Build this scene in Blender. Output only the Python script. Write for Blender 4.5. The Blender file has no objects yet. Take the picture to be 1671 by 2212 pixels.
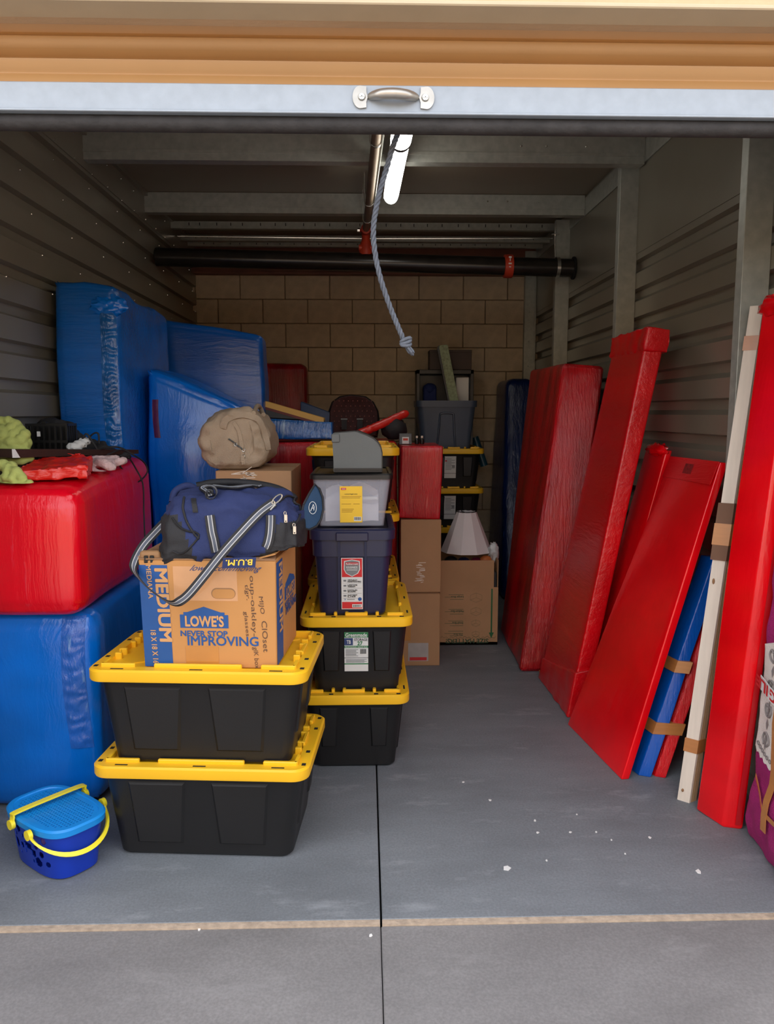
import bpy, bmesh, math, random
from mathutils import Vector, Matrix, noise

random.seed(7)
SC = bpy.context.scene
COL = SC.collection
V = Vector
PI = math.pi

# ------------------------------------------------------------------ camera
EYE = V((0, 0, 1.55))
FPX = 1700.0
PITCH = math.atan(214 / FPX)
YAW = math.atan(46 / FPX)
cam_d = bpy.data.cameras.new('camera')
cam_d.sensor_fit = 'HORIZONTAL'
cam_d.sensor_width = 36.0
cam_d.lens = FPX / 1671 * 36.0
cam_d.clip_end = 200
cam = bpy.data.objects.new('camera', cam_d)
COL.objects.link(cam)
cam.location = EYE
cam.rotation_euler = (PI / 2 - PITCH, 0, -YAW)
SC.camera = cam

# ------------------------------------------------------------------ world, sun, exposure
SUN_EL = math.radians(58)
SKY, HAZE = 0.5, 2.6
world = bpy.data.worlds.new('world')
SC.world = world
world.use_nodes = True
wn = world.node_tree
wn.nodes.clear()
w_out = wn.nodes.new('ShaderNodeOutputWorld')
w_bg = wn.nodes.new('ShaderNodeBackground')
w_sky = wn.nodes.new('ShaderNodeTexSky')
w_sky.sky_type = 'NISHITA'
w_sky.sun_disc = False
w_sky.sun_elevation = SUN_EL
w_sky.sun_rotation = math.radians(0)
w_sky.dust_density = 2.0
w_bg.inputs['Strength'].default_value = 1.0
# bright hazy sky: the clear-sky colours thinned out with white haze
w_mix = wn.nodes.new('ShaderNodeMix')
w_mix.data_type = 'RGBA'
w_sc = wn.nodes.new('ShaderNodeVectorMath')
w_sc.operation = 'SCALE'
w_sc.inputs['Scale'].default_value = SKY
wn.links.new(w_sky.outputs[0], w_sc.inputs[0])
w_mix.inputs['Factor'].default_value = 0.65
w_mix.inputs['B'].default_value = (HAZE * 1.0, HAZE * 0.97, HAZE * 0.95, 1)
wn.links.new(w_sc.outputs[0], w_mix.inputs['A'])
wn.links.new(w_mix.outputs['Result'], w_bg.inputs['Color'])
wn.links.new(w_bg.outputs[0], w_out.inputs['Surface'])

sun_d = bpy.data.lights.new('sun', 'SUN')
sun_d.energy = 2.2
sun_d.angle = math.radians(0.53)
sun_d.color = (1.0, 0.93, 0.82)
sun = bpy.data.objects.new('sun', sun_d)
COL.objects.link(sun)
# the sun stands behind the building: the door front and the apron lie in its shade
sun.rotation_euler = (-(PI / 2 - SUN_EL), 0, math.radians(8))
sun.location = (0, 20, 20)

SC.view_settings.view_transform = 'Standard'
SC.view_settings.look = 'None'
SC.view_settings.gamma = 1.0
SC.view_settings.use_curve_mapping = False
SC.view_settings.exposure = 0.42
SC.cycles.use_denoising = True
SC.cycles.max_bounces = 10
SC.cycles.diffuse_bounces = 7
SC.cycles.glossy_bounces = 4
SC.cycles.transmission_bounces = 6
SC.cycles.caustics_reflective = False
SC.cycles.caustics_refractive = False
SC.cycles.sample_clamp_indirect = 6.0

# ------------------------------------------------------------------ measuring helpers (photo point -> place in the unit)
_fw = V((math.sin(YAW) * math.cos(PITCH), math.cos(YAW) * math.cos(PITCH), -math.sin(PITCH)))
_rt = V((math.cos(YAW), -math.sin(YAW), 0))
_up = _rt.cross(_fw)


def _ray(x, y):
    return _fw * FPX + _rt * (x - 835.5) + _up * (1106 - y)


def PY(x, y, Y):
    d = _ray(x, y)
    return EYE + d * (Y / d.y)


def PZ(x, y, z=0.0):
    d = _ray(x, y)
    return EYE + d * ((z - EYE.z) / d.z)


def PX(x, y, X):
    d = _ray(x, y)
    return EYE + d * (X / d.x)


# ------------------------------------------------------------------ materials
_M = {}


def _new(name):
    m = bpy.data.materials.new(name)
    m.use_nodes = True
    nt = m.node_tree
    b = nt.nodes['Principled BSDF']
    return m, nt, b


def srgb(r, g, b):
    f = lambda c: (c / 255 / 12.92) if c / 255 <= 0.04045 else ((c / 255 + 0.055) / 1.055) ** 2.4
    return (f(r), f(g), f(b), 1)


def mat(name, col, rough=0.5, metal=0.0, var=0.12, scale=8.0, bump=0.0, bscale=60.0, coat=0.0, spec=0.5, stretch=None, trans=0.0, alpha=1.0):
    if name in _M:
        return _M[name]
    m, nt, b = _new(name)
    b.inputs['Roughness'].default_value = rough
    b.inputs['Metallic'].default_value = metal
    b.inputs['Coat Weight'].default_value = coat
    b.inputs['Specular IOR Level'].default_value = spec
    b.inputs['Transmission Weight'].default_value = trans
    b.inputs['Alpha'].default_value = alpha
    tc = nt.nodes.new('ShaderNodeTexCoord')
    mp = nt.nodes.new('ShaderNodeMapping')
    nt.links.new(tc.outputs['Object'], mp.inputs['Vector'])
    if stretch:
        mp.inputs['Scale'].default_value = stretch
    n = nt.nodes.new('ShaderNodeTexNoise')
    n.inputs['Scale'].default_value = scale
    n.inputs['Detail'].default_value = 6
    nt.links.new(mp.outputs[0], n.inputs['Vector'])
    r = nt.nodes.new('ShaderNodeValToRGB')
    r.color_ramp.elements[0].position = 0.3
    r.color_ramp.elements[1].position = 0.72
    r.color_ramp.elements[0].color = (col[0] * (1 - var), col[1] * (1 - var), col[2] * (1 - var), 1)
    r.color_ramp.elements[1].color = (min(1, col[0] * (1 + var)), min(1, col[1] * (1 + var)), min(1, col[2] * (1 + var)), 1)
    nt.links.new(n.outputs['Fac'], r.inputs['Fac'])
    nt.links.new(r.outputs['Color'], b.inputs['Base Color'])
    if bump:
        n2 = nt.nodes.new('ShaderNodeTexNoise')
        n2.inputs['Scale'].default_value = bscale
        n2.inputs['Detail'].default_value = 4
        nt.links.new(mp.outputs[0], n2.inputs['Vector'])
        bp = nt.nodes.new('ShaderNodeBump')
        bp.inputs['Strength'].default_value = bump
        bp.inputs['Distance'].default_value = 0.01
        nt.links.new(n2.outputs['Fac'], bp.inputs['Height'])
        nt.links.new(bp.outputs[0], b.inputs['Normal'])
    _M[name] = m
    return m


def wrap_mat(name, col, axis='z', amount=0.5, rough=0.28, light=None, freq=1.0, band=0.25, coat=0.4):
    """stretch film: long tight wrinkles along one axis, film layers of uneven depth of colour, some pale streaks that can carry highlights"""
    if name in _M:
        return _M[name]
    m, nt, b = _new(name)
    L = nt.links
    b.inputs['Roughness'].default_value = rough
    b.inputs['Coat Weight'].default_value = coat
    b.inputs['Coat Roughness'].default_value = 0.18
    tc = nt.nodes.new('ShaderNodeTexCoord')
    mp = nt.nodes.new('ShaderNodeMapping')
    s = {'x': (1.2, 26, 26), 'y': (26, 1.2, 26), 'z': (26, 26, 1.2), 'd': (14, 14, 3)}[axis]
    mp.inputs['Scale'].default_value = tuple(k * freq for k in s)
    L.new(tc.outputs['Object'], mp.inputs['Vector'])
    # gentle warp so the wrinkles do not run dead straight
    nw = nt.nodes.new('ShaderNodeTexNoise')
    nw.inputs['Scale'].default_value = 3.0
    L.new(tc.outputs['Object'], nw.inputs['Vector'])
    mx = nt.nodes.new('ShaderNodeVectorMath')
    mx.operation = 'MULTIPLY_ADD'
    L.new(nw.outputs['Color'], mx.inputs[0])
    mx.inputs[1].default_value = (2.2, 2.2, 2.2)
    L.new(mp.outputs[0], mx.inputs[2])
    n1 = nt.nodes.new('ShaderNodeTexNoise')
    n1.inputs['Scale'].default_value = 1.0
    n1.inputs['Detail'].default_value = 5
    n1.inputs['Roughness'].default_value = 0.65
    L.new(mx.outputs[0], n1.inputs['Vector'])
    n2 = nt.nodes.new('ShaderNodeTexNoise')
    n2.inputs['Scale'].default_value = 2.3
    n2.inputs['Detail'].default_value = 2
    mp2 = nt.nodes.new('ShaderNodeMapping')
    mp2.inputs['Scale'].default_value = {'x': (.3, 2.6, 2.6), 'y': (2.6, .3, 2.6), 'z': (2.6, 2.6, .3), 'd': (1.0, 1.0, 1.6)}[axis]
    L.new(tc.outputs['Object'], mp2.inputs['Vector'])
    L.new(mp2.outputs[0], n2.inputs['Vector'])
    r = nt.nodes.new('ShaderNodeValToRGB')
    r.color_ramp.elements[0].position = 0.36
    r.color_ramp.elements[1].position = 0.62
    lo = 1 - band
    r.color_ramp.elements[0].color = (col[0] * lo, col[1] * lo, col[2] * lo, 1)
    r.color_ramp.elements[1].color = col
    L.new(n2.outputs['Fac'], r.inputs['Fac'])
    base = r.outputs['Color']
    if light:
        r2 = nt.nodes.new('ShaderNodeValToRGB')
        r2.color_ramp.elements[0].position = 0.62
        r2.color_ramp.elements[1].position = 0.74
        r2.color_ramp.elements[0].color = (0, 0, 0, 1)
        r2.color_ramp.elements[1].color = (1, 1, 1, 1)
        L.new(n1.outputs['Fac'], r2.inputs['Fac'])
        mm = nt.nodes.new('ShaderNodeMix')
        mm.data_type = 'RGBA'
        L.new(r2.outputs['Color'], mm.inputs['Factor'])
        L.new(base, mm.inputs['A'])
        mm.inputs['B'].default_value = light
        base = mm.outputs['Result']
    L.new(base, b.inputs['Base Color'])
    bp = nt.nodes.new('ShaderNodeBump')
    bp.inputs['Strength'].default_value = amount
    bp.inputs['Distance'].default_value = 0.012
    L.new(n1.outputs['Fac'], bp.inputs['Height'])
    L.new(bp.outputs[0], b.inputs['Normal'])
    L.new(bp.outputs[0], b.inputs['Coat Normal'])
    _M[name] = m
    return m


def concrete(name, col, stain=(0.5, 0.5, 0.5, 1)):
    m, nt, b = _new(name)
    L = nt.links
    tc = nt.nodes.new('ShaderNodeTexCoord')
    def nz(sc, det=8, rough=0.6, stretch=None):
        n = nt.nodes.new('ShaderNodeTexNoise')
        n.inputs['Scale'].default_value = sc
        n.inputs['Detail'].default_value = det
        n.inputs['Roughness'].default_value = rough
        if stretch:
            mp = nt.nodes.new('ShaderNodeMapping')
            mp.inputs['Scale'].default_value = stretch
            L.new(tc.outputs['Object'], mp.inputs['Vector'])
            L.new(mp.outputs[0], n.inputs['Vector'])
        else:
            L.new(tc.outputs['Object'], n.inputs['Vector'])
        return n
    def ramp(n, p0, p1, c0, c1):
        r = nt.nodes.new('ShaderNodeValToRGB')
        r.color_ramp.elements[0].position = p0
        r.color_ramp.elements[1].position = p1
        r.color_ramp.elements[0].color = c0
        r.color_ramp.elements[1].color = c1
        L.new(n.outputs['Fac'], r.inputs['Fac'])
        return r
    r1 = ramp(nz(1.6, stretch=(1, 2.2, 1)), 0.3, 0.72, tuple(c * 0.82 for c in col[:3]) + (1,), tuple(c * 1.15 for c in col[:3]) + (1,))
    r2 = ramp(nz(120, 3), 0.35, 0.7, (0.86, 0.86, 0.86, 1), (1.1, 1.1, 1.1, 1))
    m1 = nt.nodes.new('ShaderNodeMix'); m1.data_type = 'RGBA'; m1.blend_type = 'MULTIPLY'
    m1.inputs['Factor'].default_value = 1
    L.new(r1.outputs['Color'], m1.inputs['A']); L.new(r2.outputs['Color'], m1.inputs['B'])
    # chalky patches
    r3 = ramp(nz(2.6, 10, 0.72, (1, 2.6, 1)), 0.56, 0.74, (0, 0, 0, 1), (0.6, 0.6, 0.6, 1))
    m2 = nt.nodes.new('ShaderNodeMix'); m2.data_type = 'RGBA'
    L.new(r3.outputs['Color'], m2.inputs['Factor'])
    L.new(m1.outputs['Result'], m2.inputs['A'])
    m2.inputs['B'].default_value = stain
    L.new(m2.outputs['Result'], b.inputs['Base Color'])
    b.inputs['Roughness'].default_value = 0.62
    bp = nt.nodes.new('ShaderNodeBump')
    bp.inputs['Strength'].default_value = 0.18
    bp.inputs['Distance'].default_value = 0.004
    L.new(nz(90, 5).outputs['Fac'], bp.inputs['Height'])
    L.new(bp.outputs[0], b.inputs['Normal'])
    _M[name] = m
    return m


def emit(name, col, strength):
    m, nt, b = _new(name)
    b.inputs['Base Color'].default_value = col
    b.inputs['Emission Color'].default_value = col
    b.inputs['Emission Strength'].default_value = strength
    _M[name] = m
    return m


# ------------------------------------------------------------------ mesh helpers
def nbm():
    return bmesh.new()


def link(name, bm, mats, parent=None, smooth=None, loc=None):
    me = bpy.data.meshes.new(name)
    bmesh.ops.recalc_face_normals(bm, faces=bm.faces[:])
    bm.to_mesh(me)
    bm.free()
    if not isinstance(mats, (list, tuple)):
        mats = [mats]
    for m in mats:
        me.materials.append(m)
    if smooth is not None:
        me.polygons.foreach_set('use_smooth', [True] * len(me.polygons))
        if smooth < 180:
            try:
                me.set_sharp_from_angle(angle=math.radians(smooth))
            except Exception:
                pass
    o = bpy.data.objects.new(name, me)
    COL.objects.link(o)
    if parent is not None:
        o.parent = parent
    if loc is not None:
        o.location = loc
    return o


def root_of(o):
    while o.parent is not None:
        o = o.parent
    return o


def local(bm, parent):
    """verts given in unit coordinates -> the parent's own"""
    r = root_of(parent)
    M = Matrix.LocRotScale(r.location, r.rotation_euler, None).inverted()
    bmesh.ops.transform(bm, matrix=M, verts=bm.verts[:])
    return bm


def tag(o, label, cat, group=None):
    o['label'] = label
    o['category'] = cat
    if group:
        o['group'] = group
    return o


def thing(name, label, cat, loc=(0, 0, 0), rz=0.0, group=None):
    o = bpy.data.objects.new(name, None)
    o.empty_display_size = 0.05
    COL.objects.link(o)
    o.location = loc
    o.rotation_euler = (0, 0, rz)
    return tag(o, label, cat, group)


def solo(name, bm, m, label, cat, loc, smooth=35, group=None):
    """a thing that is one mesh; verts in unit coordinates, origin moved to loc"""
    bmesh.ops.translate(bm, vec=-V(loc), verts=bm.verts[:])
    return tag(link(name, bm, m, None, smooth, loc), label, cat, group)


def struct(o):
    o['kind'] = 'structure'
    return o


def box(bm, lo, hi, bev=0.0, seg=1, M=None, mi=0):
    lo, hi = V(lo), V(hi)
    vs = [bm.verts.new(V((hi.x if i & 1 else lo.x, hi.y if i & 2 else lo.y, hi.z if i & 4 else lo.z))) for i in range(8)]
    fs = [bm.faces.new([vs[k] for k in q]) for q in ((0, 2, 3, 1), (4, 5, 7, 6), (0, 1, 5, 4), (2, 6, 7, 3), (0, 4, 6, 2), (1, 3, 7, 5))]
    for f in fs:
        f.material_index = mi
    if bev:
        es = list({e for f in fs for e in f.edges})
        r = bmesh.ops.bevel(bm, geom=es, offset=bev, segments=seg, profile=0.5, affect='EDGES')
        for f in r['faces']:
            f.material_index = mi
        vs = list({v for f in r['faces'] for v in f.verts} | {v for v in vs if v.is_valid})
    if M is not None:
        bmesh.ops.transform(bm, matrix=M, verts=vs)
    return vs


def hexa(c, bev=0.0, seg=1):
    """box with 8 free corners: index bits x,y,z"""
    bm = nbm()
    vs = [bm.verts.new(V(p)) for p in c]
    for q in ((0, 2, 3, 1), (4, 5, 7, 6), (0, 1, 5, 4), (2, 6, 7, 3), (0, 4, 6, 2), (1, 3, 7, 5)):
        bm.faces.new([vs[k] for k in q])
    if bev:
        bmesh.ops.bevel(bm, geom=bm.edges[:], offset=bev, segments=seg, profile=0.5, affect='EDGES')
    return bm


def soft(c, r=0.03, step=0.07, amp=0.006, nscale=4.0, seed=0.0, streak=None, bulge=0.0, nr=3):
    """wrapped / padded block with 8 free corners (index bits x,y,z): rounded edges, slightly uneven faces"""
    c = [V(p) for p in c]
    def el(pairs):
        return sum((c[a] - c[b]).length for a, b in pairs) / 4
    L = (el(((0, 1), (2, 3), (4, 5), (6, 7))), el(((0, 2), (1, 3), (4, 6), (5, 7))), el(((0, 4), (1, 5), (2, 6), (3, 7))))
    rr_ = [min(r, l * 0.48) for l in L]
    R = min(rr_)
    def ticks(l):
        a = [R * i / nr for i in range(nr + 1)]
        n = max(1, int((l - 2 * R) / step))
        mid = [R + (l - 2 * R) * i / n for i in range(1, n)]
        return a + mid + [l - x for x in reversed(a)]
    T = [ticks(l) for l in L]
    bm = nbm()
    cache = {}
    def vert(p):
        k = (round(p[0], 5), round(p[1], 5), round(p[2], 5))
        if k in cache:
            return cache[k]
        q = V([min(max(p[i], R), L[i] - R) for i in range(3)])
        d = V(p) - q
        n = d.normalized() if d.length > 1e-9 else V((0, 0, 0))
        s = q + n * R
        w = V([s[i] / L[i] for i in range(3)])
        sc = V(s)
        if streak is not None:
            sc = V([s[i] * streak[i] for i in range(3)])
        dd = amp * noise.noise(sc * nscale + V((seed, seed * 1.7, -seed)))
        if bulge:
            b = 1.0
            for i in range(3):
                if abs(n[i]) < 0.5:
                    b *= 4 * w[i] * (1 - w[i])
            dd += bulge * b
        s = s + n * dd
        w = [s[i] / L[i] for i in range(3)]
        P = V((0, 0, 0))
        for i in range(8):
            f = (w[0] if i & 1 else 1 - w[0]) * (w[1] if i & 2 else 1 - w[1]) * (w[2] if i & 4 else 1 - w[2])
            P += c[i] * f
        cache[k] = bm.verts.new(P)
        return cache[k]
    for ax in range(3):
        u, v = (ax + 1) % 3, (ax + 2) % 3
        for side in (0, L[ax]):
            for i in range(len(T[u]) - 1):
                for j in range(len(T[v]) - 1):
                    q = []
                    for a, b in ((i, j), (i + 1, j), (i + 1, j + 1), (i, j + 1)):
                        p = [0, 0, 0]
                        p[ax] = side
                        p[u] = T[u][a]
                        p[v] = T[v][b]
                        q.append(vert(p))
                    if len(set(q)) == 4:
                        try:
                            bm.faces.new(q)
                        except ValueError:
                            pass
    return bm


def brick8(lo, hi):
    return [(hi[0] if i & 1 else lo[0], hi[1] if i & 2 else lo[1], hi[2] if i & 4 else lo[2]) for i in range(8)]


def rr(w, d, r, n=4, z=0.0, cx=0.0, cy=0.0):
    """rounded rectangle, half sizes w,d"""
    pts = []
    for k, (sx, sy) in enumerate(((1, 1), (-1, 1), (-1, -1), (1, -1))):
        for i in range(n + 1):
            a = PI / 2 * (k + i / n)
            pts.append(V((cx + sx * (w - r) + r * math.cos(a), cy + sy * (d - r) + r * math.sin(a), z)))
    return pts


def loft(bm, rings, cap0=True, cap1=True, closed=True, mi=0):
    vr = [[bm.verts.new(p) for p in ring] for ring in rings]
    n = len(vr[0])
    for a, b in zip(vr, vr[1:]):
        for i in range(n if closed else n - 1):
            j = (i + 1) % n
            f = bm.faces.new((a[i], a[j], b[j], b[i]))
            f.material_index = mi
    if cap0 and closed:
        bm.faces.new(list(reversed(vr[0]))).material_index = mi
    if cap1 and closed:
        bm.faces.new(vr[-1]).material_index = mi
    return vr


def tube(bm, pts, r, n=8, mi=0, caps=True):
    pts = [V(p) for p in pts]
    rs = r if isinstance(r, (list, tuple)) else [r] * len(pts)
    rings = []
    prev = None
    for i, p in enumerate(pts):
        t = (pts[min(i + 1, len(pts) - 1)] - pts[max(i - 1, 0)]).normalized()
        if prev is None:
            a = t.orthogonal().normalized()
        else:
            a = (prev - t * prev.dot(t))
            a = a.normalized() if a.length > 1e-6 else t.orthogonal().normalized()
        prev = a
        b = t.cross(a)
        rings.append([p + (a * math.cos(2 * PI * k / n) + b * math.sin(2 * PI * k / n)) * rs[i] for k in range(n)])
    loft(bm, rings, caps, caps, True, mi)
    return bm


def spline(pts, n=8):
    """Catmull-Rom through the points"""
    pts = [V(p) for p in pts]
    q = [pts[0] * 2 - pts[1]] + pts + [pts[-1] * 2 - pts[-2]]
    out = []
    for i in range(1, len(q) - 2):
        for k in range(n):
            t = k / n
            a, b, c, d = q[i - 1], q[i], q[i + 1], q[i + 2]
            out.append(0.5 * ((2 * b) + (c - a) * t + (2 * a - 5 * b + 4 * c - d) * t * t + (3 * b - a - 3 * c + d) * t ** 3))
    out.append(pts[-1])
    return out


def ribbon(bm, pts, wvec, cuts=(0, 1), mis=(0,), thick=0.002):
    """flat band of width wvec (a vector or one per point), split across into stripes at cuts with material mis"""
    pts = [V(p) for p in pts]
    N = len(pts)
    ws = [V(w) for w in wvec] if isinstance(wvec, list) else [V(wvec)] * N
    rows = []
    for i, p in enumerate(pts):
        t = (pts[min(i + 1, N - 1)] - pts[max(i - 1, 0)])
        nrm = t.cross(ws[i])
        nrm = nrm.normalized() if nrm.length > 1e-9 else V((0, 0, 1))
        top = [bm.verts.new(p + ws[i] * (c - 0.5) + nrm * thick / 2) for c in cuts]
        bot = [bm.verts.new(p + ws[i] * (c - 0.5) - nrm * thick / 2) for c in cuts]
        rows.append((top, bot))
    K = len(cuts)
    for (t0, b0), (t1, b1) in zip(rows, rows[1:]):
        for k in range(K - 1):
            bm.faces.new((t0[k], t0[k + 1], t1[k + 1], t1[k])).material_index = mis[k]
            bm.faces.new((b0[k + 1], b0[k], b1[k], b1[k + 1])).material_index = mis[k]
        bm.faces.new((t0[0], t1[0], b1[0], b0[0])).material_index = mis[0]
        bm.faces.new((t0[-1], b0[-1], b1[-1], t1[-1])).material_index = mis[-1]
    for t, b in (rows[0], rows[-1]):
        for k in range(K - 1):
            bm.faces.new((t[k], b[k], b[k + 1], t[k + 1])).material_index = mis[k]
    return bm


def prism(bm, outline, vec, mi=0):
    """flat outline (3D points) pushed along vec"""
    vec = V(vec)
    a = [bm.verts.new(V(p)) for p in outline]
    b = [bm.verts.new(V(p) + vec) for p in outline]
    n = len(a)
    fs = [bm.faces.new(a), bm.faces.new(list(reversed(b)))]
    for i in range(n):
        fs.append(bm.faces.new((a[i], b[i], b[(i + 1) % n], a[(i + 1) % n])))
    for f in fs:
        f.material_index = mi
    return bm


def ellipsoid(bm, c, r, M=None, seg=16, ring=10, amp=0.0, ns=10, seed=0):
    ret = bmesh.ops.create_uvsphere(bm, u_segments=seg, v_segments=ring, radius=1.0)
    for v in ret['verts']:
        p = V((v.co.x * r[0], v.co.y * r[1], v.co.z * r[2]))
        if amp:
            p *= 1 + amp * noise.noise(v.co * ns + V((seed, 0, seed)))
        if M is not None:
            p = M @ p
        v.co = p + V(c)
    return bm


def fuse(bm, voxel=0.008, smooth=3):
    """weld overlapping shapes into one skin"""
    me = bpy.data.meshes.new('tmp')
    bmesh.ops.recalc_face_normals(bm, faces=bm.faces[:])
    bm.to_mesh(me)
    bm.free()
    o = bpy.data.objects.new('tmp', me)
    COL.objects.link(o)
    r = o.modifiers.new('r', 'REMESH')
    r.mode = 'VOXEL'
    r.voxel_size = voxel
    if smooth:
        s = o.modifiers.new('s', 'SMOOTH')
        s.iterations = smooth
        s.factor = 0.5
    dg = bpy.context.evaluated_depsgraph_get()
    me2 = bpy.data.meshes.new_from_object(o.evaluated_get(dg))
    bpy.data.objects.remove(o)
    bpy.data.meshes.remove(me)
    b2 = nbm()
    b2.from_mesh(me2)
    bpy.data.meshes.remove(me2)
    return b2


def crumple(bm, amp, scale, seed=0.0):
    bm.normal_update()
    for v in bm.verts:
        p = v.co * scale + V((seed, seed, seed))
        d = noise.noise(p) + 0.5 * noise.noise(p * 2.1) - 0.6 * abs(noise.noise(p * 1.3 + V((5, 5, 5))))
        v.co += v.normal * d * amp
    return bm


_TXT = {}


def text_mesh(s):
    if s in _TXT:
        return _TXT[s]
    cu = bpy.data.curves.new('t', 'FONT')
    cu.body = s
    cu.size = 1.0
    cu.resolution_u = 3
    o = bpy.data.objects.new('t', cu)
    COL.objects.link(o)
    dg = bpy.context.evaluated_depsgraph_get()
    me = bpy.data.meshes.new_from_object(o.evaluated_get(dg))
    vs = [v.co.copy() for v in me.vertices]
    fs = [tuple(p.vertices) for p in me.polygons]
    bpy.data.objects.remove(o)
    bpy.data.curves.remove(cu)
    bpy.data.meshes.remove(me)
    x0 = min(v.x for v in vs); x1 = max(v.x for v in vs); y0 = min(v.y for v in vs); y1 = max(v.y for v in vs)
    _TXT[s] = [((v.x - x0) / (x1 - x0), (v.y - y0) / (y1 - y0)) for v in vs], fs, x1 - x0, y1 - y0
    return _TXT[s]


def letters(bm, s, org, xv, yv, lift, off=0.0, mi=0, shear=0.0):
    """lettering filling the parallelogram org, xv, yv, lifted off the surface; off thickens the strokes"""
    vs, fs, w, h = text_mesh(s)
    org, xv, yv = V(org), V(xv), V(yv)
    n = xv.cross(yv).normalized() * lift
    sh = [(0, 0)]
    if off > 0:
        dx, dy = off / w, off / h
        sh += [(dx, 0), (-dx, 0), (0, dy), (0, -dy), (dx * .7, dy * .7), (-dx * .7, -dy * .7), (dx * .7, -dy * .7), (-dx * .7, dy * .7)]
    for k, (sx, sy) in enumerate(sh):
        bv = [bm.verts.new(org + xv * (a + sx + shear * b) + yv * (b + sy) + n * (1 + .02 * k)) for a, b in vs]
        for f in fs:
            try:
                bm.faces.new([bv[i] for i in f]).material_index = mi
            except ValueError:
                pass
    return bm


def patch(bm, org, xv, yv, lift, mi=0, thick=0.0006):
    org, xv, yv = V(org), V(xv), V(yv)
    n = xv.cross(yv).normalized()
    prism(bm, [org + n * (lift - thick), org + xv + n * (lift - thick), org + xv + yv + n * (lift - thick), org + yv + n * (lift - thick)], n * thick, mi)
    return bm


def xform(bm, M):
    bmesh.ops.transform(bm, matrix=M, verts=bm.verts[:])
    return bm


def children(o):
    return [c for c in bpy.data.objects if c.parent is o]


def copy_thing(root, loc, rz, label, group=None):
    r = root.copy()
    COL.objects.link(r)
    r.location = loc
    r.rotation_euler = (0, 0, rz)
    r['label'] = label
    if group:
        r['group'] = group
    for ch in children(root):
        if ch.get('nocopy'):
            continue
        c = ch.copy()
        COL.objects.link(c)
        c.parent = r
        for g in children(ch):
            d = g.copy()
            COL.objects.link(d)
            d.parent = c
    return r

# ------------------------------------------------------------------ palette
RED = srgb(240, 3, 18)
BLUE = srgb(0, 116, 226)
M_conc = concrete('concrete_inside', srgb(121, 126, 130), srgb(166, 170, 174))
M_apron = concrete('concrete_apron', srgb(127, 125, 124), srgb(148, 146, 145))
M_filler = mat('joint_filler', srgb(176, 158, 138), 0.85, var=0.2, scale=40, bump=0.3)
M_dark = mat('dark_gap', srgb(18, 17, 16), 0.9)
M_wall = mat('painted_sheet', srgb(132, 127, 112), 0.3, 0.25, var=0.06, scale=3, spec=0.5)
M_ceil = mat('ceiling_sheet', srgb(142, 132, 114), 0.45, 0.15, var=0.07, scale=2)
M_galv = mat('galvanized_steel', srgb(178, 180, 170), 0.42, 0.45, var=0.12, scale=26, bump=0.05)
M_block = mat('concrete_block', srgb(198, 178, 148), 0.9, var=0.12, scale=14, bump=0.35, bscale=140)
M_mortar = mat('mortar', srgb(134, 116, 92), 0.95, var=0.15, bump=0.3)
M_beam = mat('red_oxide_steel', srgb(122, 72, 52), 0.6, var=0.18, scale=6)
M_pipe = mat('black_pipe', srgb(44, 40, 36), 0.25, 0.2, var=0.2, scale=10)
M_bpipe = mat('dull_branch_pipe', srgb(136, 118, 98), 0.55, 0.2, var=0.2)
M_orange = mat('red_coupling', srgb(196, 62, 34), 0.5, var=0.15)
M_door = mat('tan_painted_door', srgb(172, 130, 82), 0.42, var=0.05, scale=3)
M_head = mat('cream_header', srgb(196, 178, 148), 0.6, var=0.05)
M_bar = mat('white_metal_bar', srgb(158, 168, 178), 0.45, 0.15, var=0.06, scale=30, bump=0.05)
M_rubber = mat('rubber_seal', srgb(44, 42, 42), 0.75, var=0.3, scale=20, bump=0.3)
M_chrome = mat('cast_zinc', srgb(176, 172, 164), 0.34, 0.8, var=0.15, scale=20)
M_steel = mat('bright_steel', srgb(205, 203, 196), 0.25, 0.9)
M_rope = mat('grey_rope', srgb(94, 100, 110), 0.85, var=0.2, scale=60, bump=0.3)
M_lamp = emit('lamp_diffuser', (1, 0.97, 0.90, 1), 9.0)
M_white = mat('white_plastic', srgb(232, 232, 228), 0.4, var=0.03)
M_stucco = mat('tan_stucco', srgb(206, 178, 142), 0.9, var=0.08, scale=3, bump=0.2)
M_asph = mat('pale_paving', srgb(186, 176, 164), 0.9, var=0.12, scale=4, bump=0.2)
M_card = mat('cardboard', srgb(176, 136, 98), 0.8, var=0.06, scale=6, bump=0.06, bscale=90)
M_card_in = mat('cardboard_edge', srgb(150, 112, 78), 0.85, var=0.1)
M_box = mat('orange_brown_cardboard', srgb(188, 134, 76), 0.75, var=0.05, scale=5, bump=0.05)
M_print = mat('blue_print', srgb(24, 78, 142), 0.6, var=0.08, scale=14)
M_print2 = mat('dark_blue_print', srgb(48, 66, 112), 0.6, var=0.06)
M_tan_ink = mat('bare_card_letters', srgb(200, 150, 98), 0.7, var=0.04)
M_pen = mat('pen_ink', srgb(88, 62, 48), 0.7, var=0.1)
M_black = mat('black_tote_plastic', srgb(23, 23, 24), 0.42, var=0.12, scale=6, bump=0.05, bscale=200)
M_yel = mat('yellow_lid_plastic', srgb(242, 188, 34), 0.38, var=0.04, scale=5)
M_navyp = mat('navy_tote_plastic', srgb(34, 38, 66), 0.36, var=0.08, scale=5)
M_slate = mat('slate_tote_plastic', srgb(66, 78, 96), 0.45, var=0.07)
M_blackp = mat('black_plastic', srgb(14, 14, 15), 0.4, var=0.15)
M_greyp = mat('dark_grey_plastic', srgb(92, 97, 97), 0.5, var=0.05, bump=0.05, bscale=250)
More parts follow.
